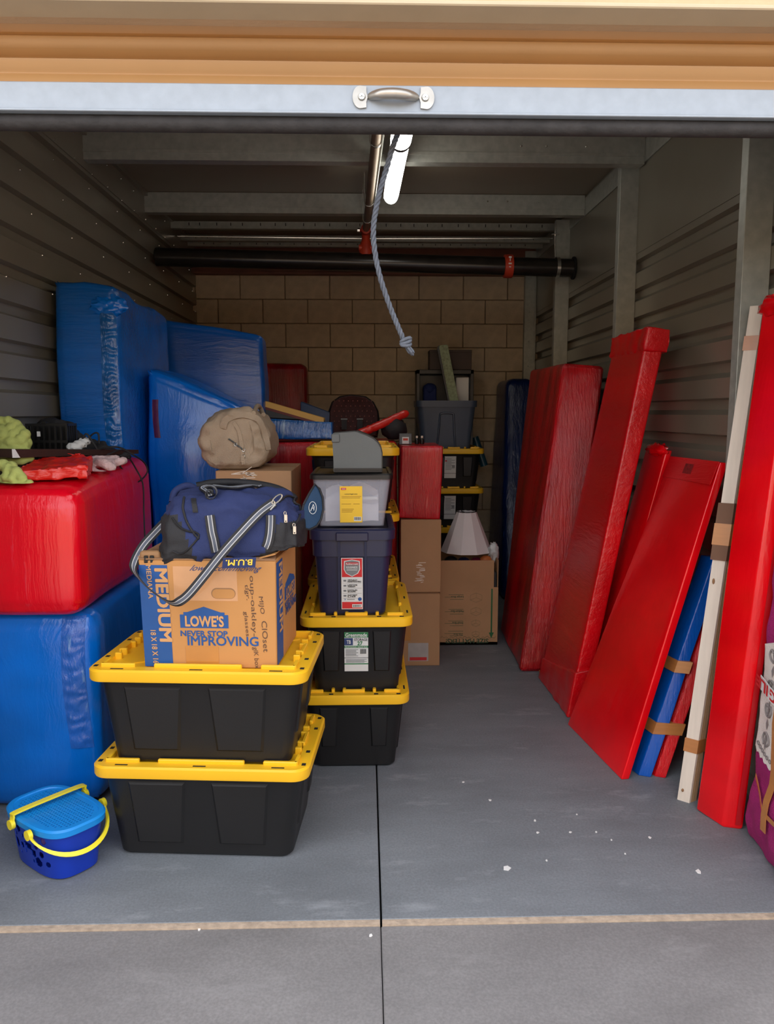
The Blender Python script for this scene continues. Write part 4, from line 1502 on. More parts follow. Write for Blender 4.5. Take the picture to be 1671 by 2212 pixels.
ellipsoid(bm, (-1.235, 3.92, 2.06), (.085, .035, .055), amp=.3, ns=4, seg=40, ring=24)
crumple(bm, .008, 26, 3)
bmesh.ops.translate(bm, vec=-V(TS.location), verts=bm.verts[:])
link('film_tuft', bm, M_bluew, TS, 60)

# seat side of another wrapped sofa section, sloping top
c = [(-1.14, 4.22, 0), (-.66, 4.22, 0), (-1.14, 4.92, 0), (-.66, 4.92, 0), (-1.15, 4.22, 1.79), (-.65, 4.22, 1.575), (-1.15, 4.92, 1.80), (-.65, 4.92, 1.56)]
bm = soft(c, .06, .05, .014, 3.0, 12.0, bulge=.02, nr=4)
for v in bm.verts:
    v.co.y -= .05 * math.exp(-((v.co.z - 1.3) / .25) ** 2) * max(0, 1 - abs(v.co.x + .95) / .3) * (1 if v.co.y < 4.4 else 0)
SV = bvh_of(bm)
SS = solo('wrapped_settee', bm, M_bluew, 'blue film-wrapped sofa section with a sloping top behind the tan canvas bag', 'wrapped furniture', (-.91, 4.56, 0), 60, WR)
bm = nbm()
bm = film_strip(SV, lambda z: -1.095 + .012 * math.sin(z * 11), .034, 1.42, 1.62, 40, 6, .0006, 40, .002)
bmesh.ops.translate(bm, vec=-V(SS.location), verts=bm.verts[:])
o = link('red_film_strip', bm, mat('red_under_blue', srgb(96, 32, 70), .3, var=.4, coat=.5), SS, 60); o['label'] = 'dull red patch showing through the blue film'
# third slab, further back
c = [(-1.50, 4.99, 0), (-.645, 4.99, 0), (-1.50, 5.38, 0), (-.66, 5.38, 0), (-1.50, 5.0, 2.155), (-.635, 5.0, 2.035), (-1.50, 5.36, 2.16), (-.645, 5.36, 2.03)]
bm = soft(c, .05, .06, .012, 3.0, 21.0, bulge=.012, nr=4)
solo('wrapped_loveseat', bm, M_blued, 'broad dark blue film-wrapped slab behind the tall sofa end, near the block wall', 'wrapped furniture', (-1.1, 5.2, 0), 60, WR)
# red upright roll at the back wall
c = [(-.97, 6.98, 0), (-.52, 6.98, 0), (-.97, 7.28, 0), (-.52, 7.28, 0), (-.965, 7.02, 1.98), (-.515, 7.02, 1.98), (-.965, 7.30, 1.99), (-.515, 7.30, 1.99)]
bm = soft(c, .07, .07, .008, 3.0, 31.0, nr=4)
solo('wrapped_board', bm, M_redv, 'dark red film-wrapped upright piece against the block wall', 'wrapped furniture', (-.74, 7.13, 0), 60, WR)

# ---- what lies on the red cube
def roll(pts, r):
    b = nbm(); tube(b, spline(pts, 6), r, 12); return b
# lime bath towel, folded and heaped
bm = nbm()
zt = ztop(3.05)
def P3(x, y, Y):
    return PY(x, y, Y)
TW = [(((-4, 1050, 3.00), (22, 1052, 2.975), (50, 1050, 2.965), (64, 1044, 2.97)), .016), (((0, 1036, 3.02), (14, 1046, 2.99), (34, 1046, 2.975), (46, 1034, 2.975), (36, 1020, 2.98), (16, 1018, 2.99)), .020),
      (((10, 1030, 2.975), (24, 1034, 2.965), (30, 1028, 2.97)), .016), (((-20, 1006, 3.06), (4, 1004, 3.02), (16, 1012, 3.0), (26, 1008, 3.02)), .022),
      (((-10, 992, 3.08), (20, 998, 3.04), (44, 996, 3.03), (66, 990, 3.06)), .016), (((-20, 984, 3.12), (10, 982, 3.07), (36, 984, 3.06), (58, 976, 3.08)), .018),
      (((-20, 968, 3.13), (6, 970, 3.08), (30, 972, 3.07), (52, 960, 3.09)), .022), (((-10, 950, 3.12), (20, 956, 3.08), (42, 952, 3.08), (54, 938, 3.10)), .024), (((-20, 948, 3.16), (4, 940, 3.10), (26, 940, 3.09), (44, 928, 3.11)), .022),
      (((-20, 930, 3.16), (2, 928, 3.11), (20, 926, 3.10), (36, 916, 3.12)), .020), (((-20, 914, 3.17), (0, 910, 3.13), (16, 908, 3.12), (26, 912, 3.12), (30, 924, 3.11)), .018), (((34, 918, 3.13), (50, 934, 3.12), (58, 954, 3.11), (54, 972, 3.10)), .020),
      (((-30, 1000, 3.2), (-24, 960, 3.2), (-16, 930, 3.2)), .045), (((0, 990, 3.18), (6, 960, 3.18), (10, 930, 3.18)), .036), (((34, 985, 3.16), (36, 960, 3.16), (30, 940, 3.16)), .030)]
for pts, r in TW:
    if max(p[1] for p in pts) < 1001:
        pts = [(p[0], p[1], p[2] + .15) for p in pts]
    q = spline([P3(*p) for p in pts], 6)
    tube(bm, q, [r * (1 + .12 * math.sin(i_ * 1.1)) for i_ in range(len(q))], 12)
    for p in (pts[0], pts[-1]):
        bmesh.ops.create_icosphere(bm, subdivisions=2, radius=r * .98, matrix=Matrix.Translation(P3(*p)))
bm = fuse(bm, .0034, 4)
for v in bm.verts:
    v.co.z = max(v.co.z, ztop(v.co.y) + .004); v.co.x = max(v.co.x, -1.525)
solo('bath_towel', bm, M_lime, 'lime green towel heaped on the left end of the red cube', 'towel', (-1.4, 3.08, ztop(3.08)), 70)
# red wrapped packet
a, b, c_, d = PY(30, 1003, 3.12), PY(195, 1028, 3.04), PY(85, 985, 3.4), PY(180, 985, 3.4)
base = lambda p: V((p.x, p.y, ztop(p.y) + .006))
n0, n1, f0, f1 = V((-1.345, 3.00, 0)), V((-1.07, 3.06, 0)), V((-1.32, 3.27, 0)), V((-1.13, 3.30, 0))
c8 = [base(n0), base(n1), base(f0), base(f1)] + [base(p) + V((0, 0, h)) for p, h in ((n0, .035), (n1, .050), (f0, .06), (f1, .065))]
bm = soft(c8, .010, .009, .006, 16, 3)
crumple(bm, .010, 22, 5)
crumple(bm, .004, 60, 2)
for v in bm.verts:
    v.co.z = max(v.co.z, ztop(v.co.y) + .004)
pk = solo('wrapped_packet', bm, M_reds, 'small flat packet in crinkled red film on top of the red cube', 'packet', (-1.22, 3.15, ztop(3.15)), 60)
bm = nbm()
for k in range(7):
    p = PY(160 + k * 2, 990, 3.28)
    tube(bm, [p, p + V((random.uniform(-.02, .02), random.uniform(-.01, .01), .012)), p + V((random.uniform(-.035, .035), 0, .02))], [.003, .002, .001], 5)
bmesh.ops.translate(bm, vec=-V(pk.location), verts=bm.verts[:]); o = link('film_tails', bm, M_reds, pk); o['kind'] = 'stuff'
# patterned towel
bm = nbm()
for pts, r in ((((190, 1003, 3.33), (205, 1020, 3.28), (222, 1024, 3.27)), .016), (((205, 1000, 3.36), (225, 1000, 3.3), (240, 1010, 3.3)), .022), (((235, 1000, 3.4), (255, 998, 3.38), (266, 995, 3.4)), .018), (((188, 996, 3.36), (210, 992, 3.4), (250, 992, 3.45)), .018)):
    tube(bm, spline([PY(*p) for p in pts], 5), r, 10)
    for p in pts:
        bmesh.ops.create_icosphere(bm, subdivisions=2, radius=r, matrix=Matrix.Translation(PY(*p)))
bm = fuse(bm, .0036, 1); crumple(bm, .003, 50, 2)
for v in bm.verts:
    v.co.z = max(v.co.z, ztop(v.co.y) + .004)
solo('printed_towel', bm, M_pinkt, 'crumpled pale pink printed towel beside the red packet', 'towel', (-1.16, 3.36, ztop(3.36)), 70)
# dark shelf board lying across
A, B = PY(27, 986, 3.10), PY(300, 992, 3.72)
A.z = PY(27, 989, 3.10).z; B.z = ztop(3.72) + .02
dv = (B - A); nv = V((-dv.y, dv.x, 0)).normalized() * .10
hv = V((0, 0, .034))
bm = nbm(); prism(bm, [A, B, B + hv * .55, A + hv], nv)
bd = thing('shelf_board', 'dark brown board with one pale cut end lying across the red cube', 'board', A)
local(bm, bd); link('board', bm, M_brownb, bd)
bm = nbm(); ux_ = dv.normalized(); prism(bm, [A - nv * .01 + ux_ * -.002, A + ux_ * .034 - nv * .01, A + ux_ * .012 + hv - nv * .01, A + ux_ * -.002 + hv - nv * .01], nv * -.006); local(bm, bd); link('pale_end', bm, M_labelw, bd)
# black slatted basket behind it
KX = thing('plastic_basket', 'black slatted plastic basket behind the dark board', 'basket', (-1.39, 3.62, ztop(3.62)))
bm = nbm()
a = PY(60, 968, 3.50); b = PY(146, 968, 3.50)
x0, x1 = a.x, b.x
z0, z1 = ztop(3.5) + .004, PY(100, 918, 3.5).z
for k in range(8):
    x = x0 + (x1 - x0) * k / 7
    box(bm, (x - .004, 3.496, z0), (x + .004, 3.504, z1))
for z in (z0 + .004, (z0 + z1) / 2 + .012, z1):
    box(bm, (x0 - .004, 3.494, z - .005), (x1 + .004, 3.506, z + .006))
for x in (x0, x1):
    for k in range(5):
        y = 3.5 + .026 * k
        box(bm, (x - .003, y - .003, z0), (x + .003, y + .003, z1))
    for z in (z0 + .02, (z0 + z1) / 2, z1):
        box(bm, (x - .004, 3.5, z - .005), (x + .004, 3.61, z + .006))
box(bm, (x0 - .004, 3.606, z0 + .02), (x1 + .004, 3.612, z1 + .006)); box(bm, (x0, 3.5, z0 + .014), (x1, 3.612, z0 + .022))
local(bm, KX); link('slats', bm, M_blackp, KX)
bm = nbm(); p = PY(84, 938, 3.49); box(bm, (p.x - .008, 3.488, p.z - .010), (p.x + .006, 3.492, p.z + .012)); local(bm, KX); link('white_tag', bm, M_labelw, KX)
bm = nbm(); box(bm, ((x0 + x1) / 2 - .02, 3.494, z1 + .004), ((x0 + x1) / 2 + .0, 3.506, z1 + .014)); local(bm, KX); link('clip', bm, M_blackp, KX)
# black bag in and beside the basket
bm = nbm()
cB = PY(132, 940, 3.62)
ellipsoid(bm, (PY(118, 940, 3.71).x, 3.71, ztop(3.7) + .075), (.135, .075, .105), amp=.25, ns=2.5, seg=24, ring=14)
ellipsoid(bm, (cB.x + .09, 3.68, ztop(3.6) + .04), (.12, .06, .055), amp=.3, ns=3, seg=24, ring=14)
ellipsoid(bm, (cB.x + .21, 3.66, ztop(3.66) + .02), (.09, .05, .03), amp=.3, ns=3, seg=24, ring=14)
bm = fuse(bm, .007, 3); crumple(bm, .007, 24, 4)
for v in bm.verts:
    v.co.z = max(v.co.z, ztop(v.co.y) + .004); v.co.y = min(max(v.co.y, 3.618), 3.84)
bg = solo('black_handbag', bm, M_blackc, 'slumped black bag with looping straps beside the black basket', 'bag', (cB.x + .08, 3.64, ztop(3.64)), 70)
bm = nbm()
for pts in (((168, 968, 3.52), (180, 945, 3.50), (188, 938, 3.5), (205, 962, 3.5), (212, 975, 3.5)), ((180, 960, 3.55), (200, 938, 3.55), (212, 937, 3.55), (214, 958, 3.55)), ((205, 975, 3.52), (235, 966, 3.5), (262, 968, 3.5), (290, 984, 3.5))):
    tube(bm, spline([PY(*p) for p in pts], 6), .0042, 6)
bmesh.ops.translate(bm, vec=-V(bg.location), verts=bm.verts[:]); link('strap', bm, M_blackc, bg, 60)
bm = nbm()
for (x, y) in ((190, 956), (183, 962), (176, 967), (170, 973), (186, 945)):
    bmesh.ops.create_icosphere(bm, subdivisions=1, radius=.004, matrix=Matrix.Translation(PY(x, y, 3.485)))
bmesh.ops.translate(bm, vec=-V(bg.location), verts=bm.verts[:]); o = link('studs', bm, M_steel, bg); o['kind'] = 'stuff'
bm = nbm()
for (x, y, Y, r) in ((172, 960, 3.5, .020), (160, 966, 3.48, .022), (182, 954, 3.52, .018)):
    ellipsoid(bm, PY(x, y, Y), (r * 1.5, r * 1.6, r * .9), amp=.4, ns=3)
bm = fuse(bm, .004, 1)
for v in bm.verts:
    v.co.z = max(v.co.z, ztop(v.co.y) + .004)
solo('white_cloth', bm, M_labelw, 'small bunched white cloth tucked under the black bag straps', 'cloth', (PY(165, 962, 3.5).x, 3.5, ztop(3.5)), 70)
# black cord looped over the far end of the cube
bm = nbm()
pts = [PY(*p) for p in ((232, 982, 3.40), (262, 972, 3.52), (290, 984, 3.62), (312, 1000, 3.70), (318, 1020, 3.72), (300, 1040, 3.64), (280, 1036, 3.56), (255, 1014, 3.48), (242, 996, 3.42))]
pts = [V((p.x, p.y, max(p.z, ztop(p.y) + .008) if p.x < -1.07 else p.z)) for p in pts]
tube(bm, spline(pts, 6), .0036, 6)
pts = [PY(*p) for p in ((278, 988, 3.5), (292, 1010, 3.6), (298, 1045, 3.62), (304, 1100, 3.62), (312, 1160, 3.62), (316, 1190, 3.62))]
pts = [V((max(p.x, -1.020), p.y, p.z)) if i > 1 else p for i, p in enumerate(pts)]
tube(bm, spline(pts, 6), .0036, 6)
solo('power_cord', bm, M_blackc, 'thin black cord looped over the right edge of the red cube', 'cord', (-1.05, 3.6, 1.33), 60)

# ================================================================== BEACH BASKET
pc = V((-1.082, 2.62, 0))
ca = math.radians(141)            # long axis runs back-left
ea, eb = V((math.cos(ca), math.sin(ca), 0)), V((-math.sin(ca), math.cos(ca), 0))    # long axis; across (towards back-right... )
BK = thing('beach_basket', 'blue plastic beach basket with perforated light blue lid and two yellow handles', 'basket', pc, 0)
HBk = .178
def bpt(u, v, z):
    return ea * u + eb * v + V((0, 0, z))
def oring(a, b, z, n=48, e=.62):
    out = []
    for i in range(n):
        t = 2 * PI * i / n
        c_, s_ = math.cos(t), math.sin(t)
        out.append(bpt(a * abs(c_) ** e * (1 if c_ > 0 else -1), b * abs(s_) ** e * (1 if s_ > 0 else -1), z))
    return out
# wall with round holes: built as a grid sheet around the basket, holes cut where the pattern falls
holes = []
NU, NV = 220, 44
def wall_pt(i, z):
    t = z / HBk
    a, b = .150 + .022 * t, .094 + .018 * t
    th = 2 * PI * i / NU
    c_, s_ = math.cos(th), math.sin(th)
    e = .62
    return bpt(a * abs(c_) ** e * (1 if c_ > 0 else -1), b * abs(s_) ** e * (1 if s_ > 0 else -1), z)
spots = [(-.105, .148, .011), (-.062, .140, .017), (-.112, .118, .008), (-.085, .112, .010), (-.088, .078, .021), (-.036, .120, .009), (-.045, .082, .013), (-.022, .098, .010), (-.020, .070, .008), (.002, .092, .015), (.03, .075, .014), (.048, .105, .010),
         (.052, .05, .018), (.018, .045, .007), (.075, .085, .012), (.078, .118, .009), (.10, .055, .010), (-.01, .128, .012), (.03, .14, .010), (-.06, .05, .007), (.095, .14, .012)]
bm = nbm()
grid = {}
rad = {}
for i in range(NU):
    for j in range(NV + 1):
        z = .006 + (HBk - .006) * j / NV
        grid[i, j] = wall_pt(i, z)
bv = {}
def gv(i, j, inn):
    k = (i % NU, j, inn)
    if k not in bv:
        p = grid[i % NU, j].copy()
        if inn:
            h = V((p.x, p.y, 0)).normalized() * .003
            p -= h
        bv[k] = bm.verts.new(p)
    return bv[k]
def is_hole(i, j):
    p = (grid[i, j] + grid[(i + 1) % NU, min(j + 1, NV)]) / 2
    u, v, z = p.dot(ea), p.dot(eb), p.z
    for s in (1, -1):
        if v * s > .075:
            for (hu, hz, hr) in spots:
                if (u - hu * s * -1 * (1)) ** 2 + (z - hz) ** 2 < hr * hr:
                    return True
    return False
hole = {(i, j): is_hole(i, j) for i in range(NU) for j in range(NV)}
for i in range(NU):
    for j in range(NV):
        if hole[i, j]:
            continue
        bm.faces.new((gv(i, j, 0), gv(i + 1, j, 0), gv(i + 1, j + 1, 0), gv(i, j + 1, 0)))
        bm.faces.new((gv(i, j + 1, 1), gv(i + 1, j + 1, 1), gv(i + 1, j, 1), gv(i, j, 1)))
        for di, dj, (p, q) in ((-1, 0, ((i, j), (i, j + 1))), (1, 0, ((i + 1, j), (i + 1, j + 1))), (0, -1, ((i, j), (i + 1, j))), (0, 1, ((i, j + 1), (i + 1, j + 1)))):
            a_, b_ = (i + di) % NU, j + dj
            if b_ < 0 or b_ >= NV or hole[a_, b_]:
                try:
                    bm.faces.new((gv(*p, 0), gv(*q, 0), gv(*q, 1), gv(*p, 1)))
                except ValueError:
                    pass
loft(bm, [oring(.142, .087, 0), oring(.150, .095, .007), oring(.148, .092, .010)], True, True)
link('tub', bm, M_bluebk, BK, 40)
bm = nbm()
for cc, m_ in (((-.06, -.01), 0), ((.04, .02), 1), ((.06, -.03), 2)):
    c_ = bpt(cc[0], cc[1], .055)
    ellipsoid(bm, c_, (.04, .035, .045), amp=.15)
toys = link('toys_inside', bm, mat('purple_toy', srgb(96, 50, 170), .4), BK, 60); toys['label'] = 'purple toys seen through the holes'
# lid: rim and perforated plate
bm = nbm()
loft(bm, [oring(.174, .115, HBk - .014), oring(.180, .121, HBk - .014), oring(.182, .123, HBk + .006), oring(.176, .117, HBk + .012), oring(.164, .104, HBk + .012), oring(.161, .101, HBk + .004)], False, False)
lid = link('lid', bm, M_bluelid, BK, 40)
bm = nbm()
NX, NYY = 53, 33
gx = lambda i, n, L: -L + 2 * L * ((i // 2) + (.42 if i % 2 else 0)) / (n // 2 + .42)
def inside(u, v, a=.163, b=.102):
    return (abs(u) / a) ** (2 / .62) + (abs(v) / b) ** (2 / .62) <= 1
vg = {}
def lv(i, j, top):
    k = (i, j, top)
    if k not in vg:
        vg[k] = bm.verts.new(bpt(gx(i, NX, .164), gx(j, NYY, .103), HBk + (.0075 if top else .0045)))
    return vg[k]
def solid(i, j):
    if not (0 <= i < NX and 0 <= j < NYY):
        return False
    u = (gx(i, NX, .164) + gx(i + 1, NX, .164)) / 2; v = (gx(j, NYY, .103) + gx(j + 1, NYY, .103)) / 2
    if not inside(u, v, .165, .104):
        return False
    return not (i % 2 and j % 2 and inside(u, v, .152, .091))
for i in range(NX):
    for j in range(NYY):
        if not solid(i, j):
            continue
        bm.faces.new((lv(i, j, 1), lv(i + 1, j, 1), lv(i + 1, j + 1, 1), lv(i, j + 1, 1)))
        bm.faces.new((lv(i, j + 1, 0), lv(i + 1, j + 1, 0), lv(i + 1, j, 0), lv(i, j, 0)))
        for di, dj, (p, q) in ((-1, 0, ((i, j), (i, j + 1))), (1, 0, ((i + 1, j), (i + 1, j + 1))), (0, -1, ((i, j), (i + 1, j))), (0, 1, ((i, j + 1), (i + 1, j + 1)))):
            if not solid(i + di, j + dj):
                try:
                    bm.faces.new((lv(*p, 1), lv(*q, 1), lv(*q, 0), lv(*p, 0)))
                except ValueError:
                    pass
link('perforated_plate', bm, M_bluelid, lid)

# two yellow bails
for u0_, pts in ((.042, [bpt(.042, -.136, .168), bpt(.042, -.134, .196), bpt(.042, -.124, .206), bpt(.042, 0, .208), bpt(.042, .120, .206), bpt(.042, .131, .196), bpt(.042, .134, .168)]),
                 (-.07, [bpt(-.07 - .8 * .140 * math.sin(t), -.137 * math.cos(t), .172 - .6 * .13 * math.sin(t)) for t in [PI * i / 24 for i in range(25)]])):
    bm = nbm()
    if u0_ > 0:
        P_ = spline(pts, 5)
        ribbon(bm, P_, ea * .022, thick=.006)
    else:
        n_ = (ea * -.6 + V((0, 0, 1)) * -.8)      # across the bail plane
        nn = (V((0, 0, 1)) * .8 - ea * -.6).normalized()
        ribbon(bm, pts, [nn * .016] * len(pts), thick=.008)
    h = link('handle', bm, M_yelh, BK, 50)
    for s in (-1, 1):
        bm = nbm()
        Mx = Matrix.Translation(bpt(u0_, s * .137, .17)) @ (ea.to_track_quat('X', 'Z').to_matrix().to_4x4()) @ Matrix.Rotation(PI / 2, 4, 'X')
        bmesh.ops.create_cone(bm, cap_ends=True, segments=18, radius1=.017, radius2=.017, depth=.014, matrix=Mx)
        o = link('pivot', bm, M_yelh, h, 40)

# ================================================================== NAVY DUFFEL ON THE CARTON
zD = 1.082
DB2 = thing('duffel_bag', 'navy duffel bag with striped straps slumped on top of the orange-brown moving carton', 'bag', (-.462, 2.768, zD))
def dq(x, y, Y):
    return PY(x, y, Y) - V((-.462, 2.768, zD))
bm = nbm()
secs = []
# sections along x: (x, half depth, height, y shift, z base)
prof_ = [(-.232, .055, .09, .01, .0), (-.226, .10, .155, .0, .0), (-.20, .125, .19, 0, .0), (-.14, .138, .205, 0, 0), (-.06, .142, .212, 0, 0), (.03, .142, .21, 0, 0), (.12, .138, .205, 0, 0), (.185, .128, .185, .004, 0), (.222, .105, .14, .008, -.0), (.236, .07, .09, .012, -.0)]
for (x, d, h, ys, zb) in prof_:
    ring = []
    for i in range(32):
        a = 2 * PI * i / 32
        c_, s_ = math.cos(a), math.sin(a)
        yy = d * abs(c_) ** .62 * (1 if c_ > 0 else -1)
        z = h / 2 + h / 2 * abs(s_) ** .62 * (1 if s_ > 0 else -1)
        if z > h / 2:
            yy *= 1 - .34 * ((z - h / 2) / (h / 2)) ** 2
        # the front leans back towards the top
        ring.append(V((1.05 * x + .02 * (z / .2) * (1 if x < 0 else -.6) * abs(x) / .23, ys + yy + .02 * z / .2, zb + z)))
    secs.append(ring)
loft(bm, secs)
bmesh.ops.subdivide_edges(bm, edges=bm.edges[:], cuts=4, use_grid_fill=True)
for v in bm.verts:
    if v.co.z > .01:
        v.co += V((noise.noise(v.co * 8), noise.noise(v.co * 8 + V((3, 3, 3))), 1.2 * noise.noise(v.co * 7 + V((9, 7, 7))))) * .012
        if v.co.z > .15:
            v.co.z -= .022 * math.exp(-((v.co.x - .02) / .07) ** 2) * 0 + .012 * math.exp(-((v.co.y + .02) / .04) ** 2)
crumple(bm, .013, 11, 6)
crumple(bm, .005, 27, 3)
for v in bm.verts:      # the front edge slumps over the rim of the carton
    if v.co.y < -.05 and v.co.z < .11:
        v.co.y -= .034 * (1 - max(0, v.co.z) / .11) * min(1, (-v.co.y - .05) / .03)
    t = min(1, max(0, (-v.co.y - .10) / .03))
    v.co.z -= .048 * t * max(0, 1 - v.co.z / .13)
    if v.co.y > -.126:
        v.co.z = max(v.co.z, .002)
bm.normal_update()
for f_ in bm.faces:
    c_ = f_.calc_center_median()
    if c_.x < -.118 - .45 * c_.z and c_.z < .125:
        f_.material_index = 1
    if c_.x > .165 + .5 * (.10 - c_.z) * -1 and c_.z < .10:
        f_.material_index = 1
# duffel body face lookup for seating the trims
from mathutils.bvhtree import BVHTree
bmesh.ops.recalc_face_normals(bm, faces=bm.faces[:])
bvh = BVHTree.FromBMesh(bm)
link('body', bm, [M_navyc, M_blackc], DB2, 80)
def on_bag(x, y, lift=.004):
    """where the sight line of photo point (x,y) meets the bag, lifted off its cloth"""
    o_ = EYE - V(DB2.location)
    d_ = _ray(x, y).normalized()
    loc, n_, i_, dist = bvh.ray_cast(o_, d_)
    if loc is None:
        loc, n_, i_, dist = bvh.find_nearest(dq(x, y, 2.78))
        n_ = n_ if n_.dot(d_) < 0 else -n_
        return loc + n_ * lift, n_
    return loc + (n_ if n_.dot(d_) < 0 else -n_) * lift, (n_ if n_.dot(d_) < 0 else -n_)
STR = [M_blackc, M_web_w, M_web_g]
CUT, MIS = (0, .27, .36, .64, .73, 1), (0, 1, 2, 1, 0)
def strap_on(pts, w, name, lift=.005, free=None, sub=4):
    P_, N_ = [], []
    # densify in photo space so that the band follows the cloth
    q = spline([V((a, b, 0)) for a, b in pts], sub)
    for k in q:
        p, n_ = on_bag(k.x, k.y, lift)
        P_.append(p); N_.append(n_)
    # smooth
    for _ in range(3):
        P_ = [P_[0]] + [(P_[i - 1] + P_[i] * 2 + P_[i + 1]) / 4 for i in range(1, len(P_) - 1)] + [P_[-1]]
        N_ = [N_[0]] + [(N_[i - 1] + N_[i] + N_[i + 1]).normalized() for i in range(1, len(N_) - 1)] + [N_[-1]]
    W_ = []
    for i in range(len(P_)):
        t = P_[min(i + 1, len(P_) - 1)] - P_[max(i - 1, 0)]
        W_.append(t.cross(N_[i]).normalized() * w)
    b_ = nbm()
    ribbon(b_, P_, W_, CUT, MIS, .003)
    return link(name, b_, STR, DB2, 60)
strap_on([(453, 1114), (456, 1140), (461, 1165), (466, 1192)], .033, 'handle_strap', .007)
strap_on([(584, 1112), (583, 1145), (578, 1175), (563, 1203), (555, 1214)], .033, 'handle_strap', .007)
strap_on([(455, 1075), (445, 1065), (437, 1057), (460, 1054), (500, 1059), (540, 1053), (562, 1052)], .026, 'top_strap', .010)
# rolled end of the top strap
bm = nbm()
c_, n_ = on_bag(452, 1073, .014)
pts = [c_ + V((.004 + (.008 + .0022 * a) * math.cos(a), .0, (.008 + .0022 * a) * math.sin(a))) for a in [.35 * i for i in range(26)]]
ribbon(bm, pts, V((0, .026, .004)), CUT, MIS, .002); link('strap_roll', bm, STR, DB2, 60)
# long shoulder strap: from the right ring down over the carton, back up to the left ring
bm = nbm()
pp = [(592, 1084, 2.66), (560, 1108, 2.63), (520, 1150, 2.60), (480, 1195, 2.575), (440, 1245, 2.55), (408, 1283, 2.545), (388, 1299, 2.545), (372, 1303, 2.55), (352, 1294, 2.56), (322, 1272, 2.58), (298, 1246, 2.61), (289, 1228, 2.635), (293, 1208, 2.66), (310, 1178, 2.70), (335, 1150, 2.74), (362, 1122, 2.77)]
P_ = [p - V(DB2.location) for p in spline([PY(*p) for p in pp], 5)]
W_ = []
for i, p in enumerate(P_):
    t = (P_[min(i + 1, len(P_) - 1)] - P_[max(i - 1, 0)]).normalized()
    s = i / (len(P_) - 1)
    side = t.cross(V((0, -1, 0))).normalized()
    if .40 < s < .76:      # turns its edge to the eye along the bottom
        k = math.sin((s - .40) / .36 * PI) ** .6
        side = (side * (1 - .62 * k) + V((0, -1, 0)) * .9 * k).normalized()
    W_.append(side * .032)
ribbon(bm, P_, W_, CUT, MIS, .003)
link('shoulder_strap', bm, STR, DB2, 60)
# metal: snap hooks, zip pulls, buckle
def ring_at(bm, c_, rx, rz, r=.0022, n=14, tilt=0.0):
    tube(bm, [c_ + V((rx * math.cos(a) * math.cos(tilt) - rz * math.sin(a) * math.sin(tilt), 0, rx * math.cos(a) * math.sin(tilt) + rz * math.sin(a) * math.cos(tilt))) for a in [2 * PI * i / n for i in range(n + 1)]], r, 6)
bm = nbm()
c_ = dq(366, 1122, 2.75); ring_at(bm, c_, .011, .014); ring_at(bm, c_ + V((-.016, -.003, -.004)), .010, .008); tube(bm, [c_ + V((.006, -.006, .0)), c_ + V((.010, -.008, -.035))], .003, 6)
link('snap_hook', bm, M_steel, DB2, 50)
bm = nbm()
c_ = dq(598, 1078, 2.655); ring_at(bm, c_, .022, .009, .0028, 14, .75); ring_at(bm, c_ + V((-.018, .0, -.016)), .012, .007, .0024, 12, .75); tube(bm, [c_ + V((-.004, -.006, -.018)), c_ + V((-.022, -.008, -.036))], .003, 6)
link('snap_hook', bm, M_steel, DB2, 50)
for (x, y) in ((614, 1121), (635, 1146)):
    p, n_ = on_bag(x, y, .009)
    bm = nbm(); box(bm, (p.x - .006, p.y - .003, p.z - .014), (p.x + .006, p.y, p.z + .014), .001); ring_at(bm, p + V((-.002, -.001, .018)), .004, .006, .0016); box(bm, (p.x - .002, p.y - .0036, p.z - .011), (p.x + .002, p.y - .0028, p.z - .007), mi=1)
    link('zip_pull', bm, [M_steel, M_dark], DB2)
# end zip lines, piping, black loop tape
for nm_, pts, r, m_ in (('zip_track', [(602, 1086), (622, 1072), (640, 1083), (648, 1105), (640, 1128), (628, 1140)], .004, M_blackc), ('piping', [(398, 1075), (396, 1098), (403, 1125), (416, 1148), (430, 1165)], .004, M_blackc), ('piping', [(372, 1118), (384, 1135), (402, 1146), (420, 1150)], .004, M_blackc), ('piping', [(372, 1190), (396, 1195), (430, 1160), (420, 1148)], .003, M_blackc)):
    q = spline([V((a, b, 0)) for a, b in pts], 5)
    bm = nbm(); tube(bm, [on_bag(k.x, k.y, .003)[0] for k in q], r, 6); link(nm_, bm, m_, DB2, 60)
bm = nbm()
q = [on_bag(418 + i * .6, 1078 + i * 3.6, .003) for i in range(9)]
ribbon(bm, [a for a, b in q], V((.017, 0, 0)), thick=.002); link('loop_tape', bm, M_blackc, DB2)
# opened end flap with round emblem, stands out at the right
bm = nbm()
out = [dq(*p) for p in ((655, 1090, 2.79), (668, 1065, 2.82), (680, 1046, 2.84), (690, 1056, 2.84), (697, 1075, 2.84), (698, 1100, 2.84), (693, 1122, 2.83), (684, 1136, 2.82), (668, 1144, 2.80), (654, 1140, 2.78), (648, 1120, 2.77))]
prism(bm, out, (0.002, .008, 0)); bmesh.ops.bevel(bm, geom=bm.edges[:], offset=.002, segments=1, affect='EDGES')
fl = link('end_flap', bm, mat('slate_blue_canvas', srgb(32, 62, 92), .8, bump=.2, bscale=240), DB2, 40)
bm = nbm(); h0 = on_bag(640, 1118, -.02)[0]; ribbon(bm, [h0, (h0 + dq(650, 1118, 2.775)) / 2, dq(656, 1118, 2.785)], V((0, .0, .055)), thick=.005); link('flap_hinge', bm, M_navyc, fl, 40)
bm = nbm(); tube(bm, [p + V((0, -.002, 0)) for p in out] + [out[0]], .004, 6); link('flap_binding', bm, M_blackc, fl, 60)
bm = nbm()
E0 = dq(675, 1097, 2.800)
ring_at(bm, E0, .0135, .022, .0012, 20)
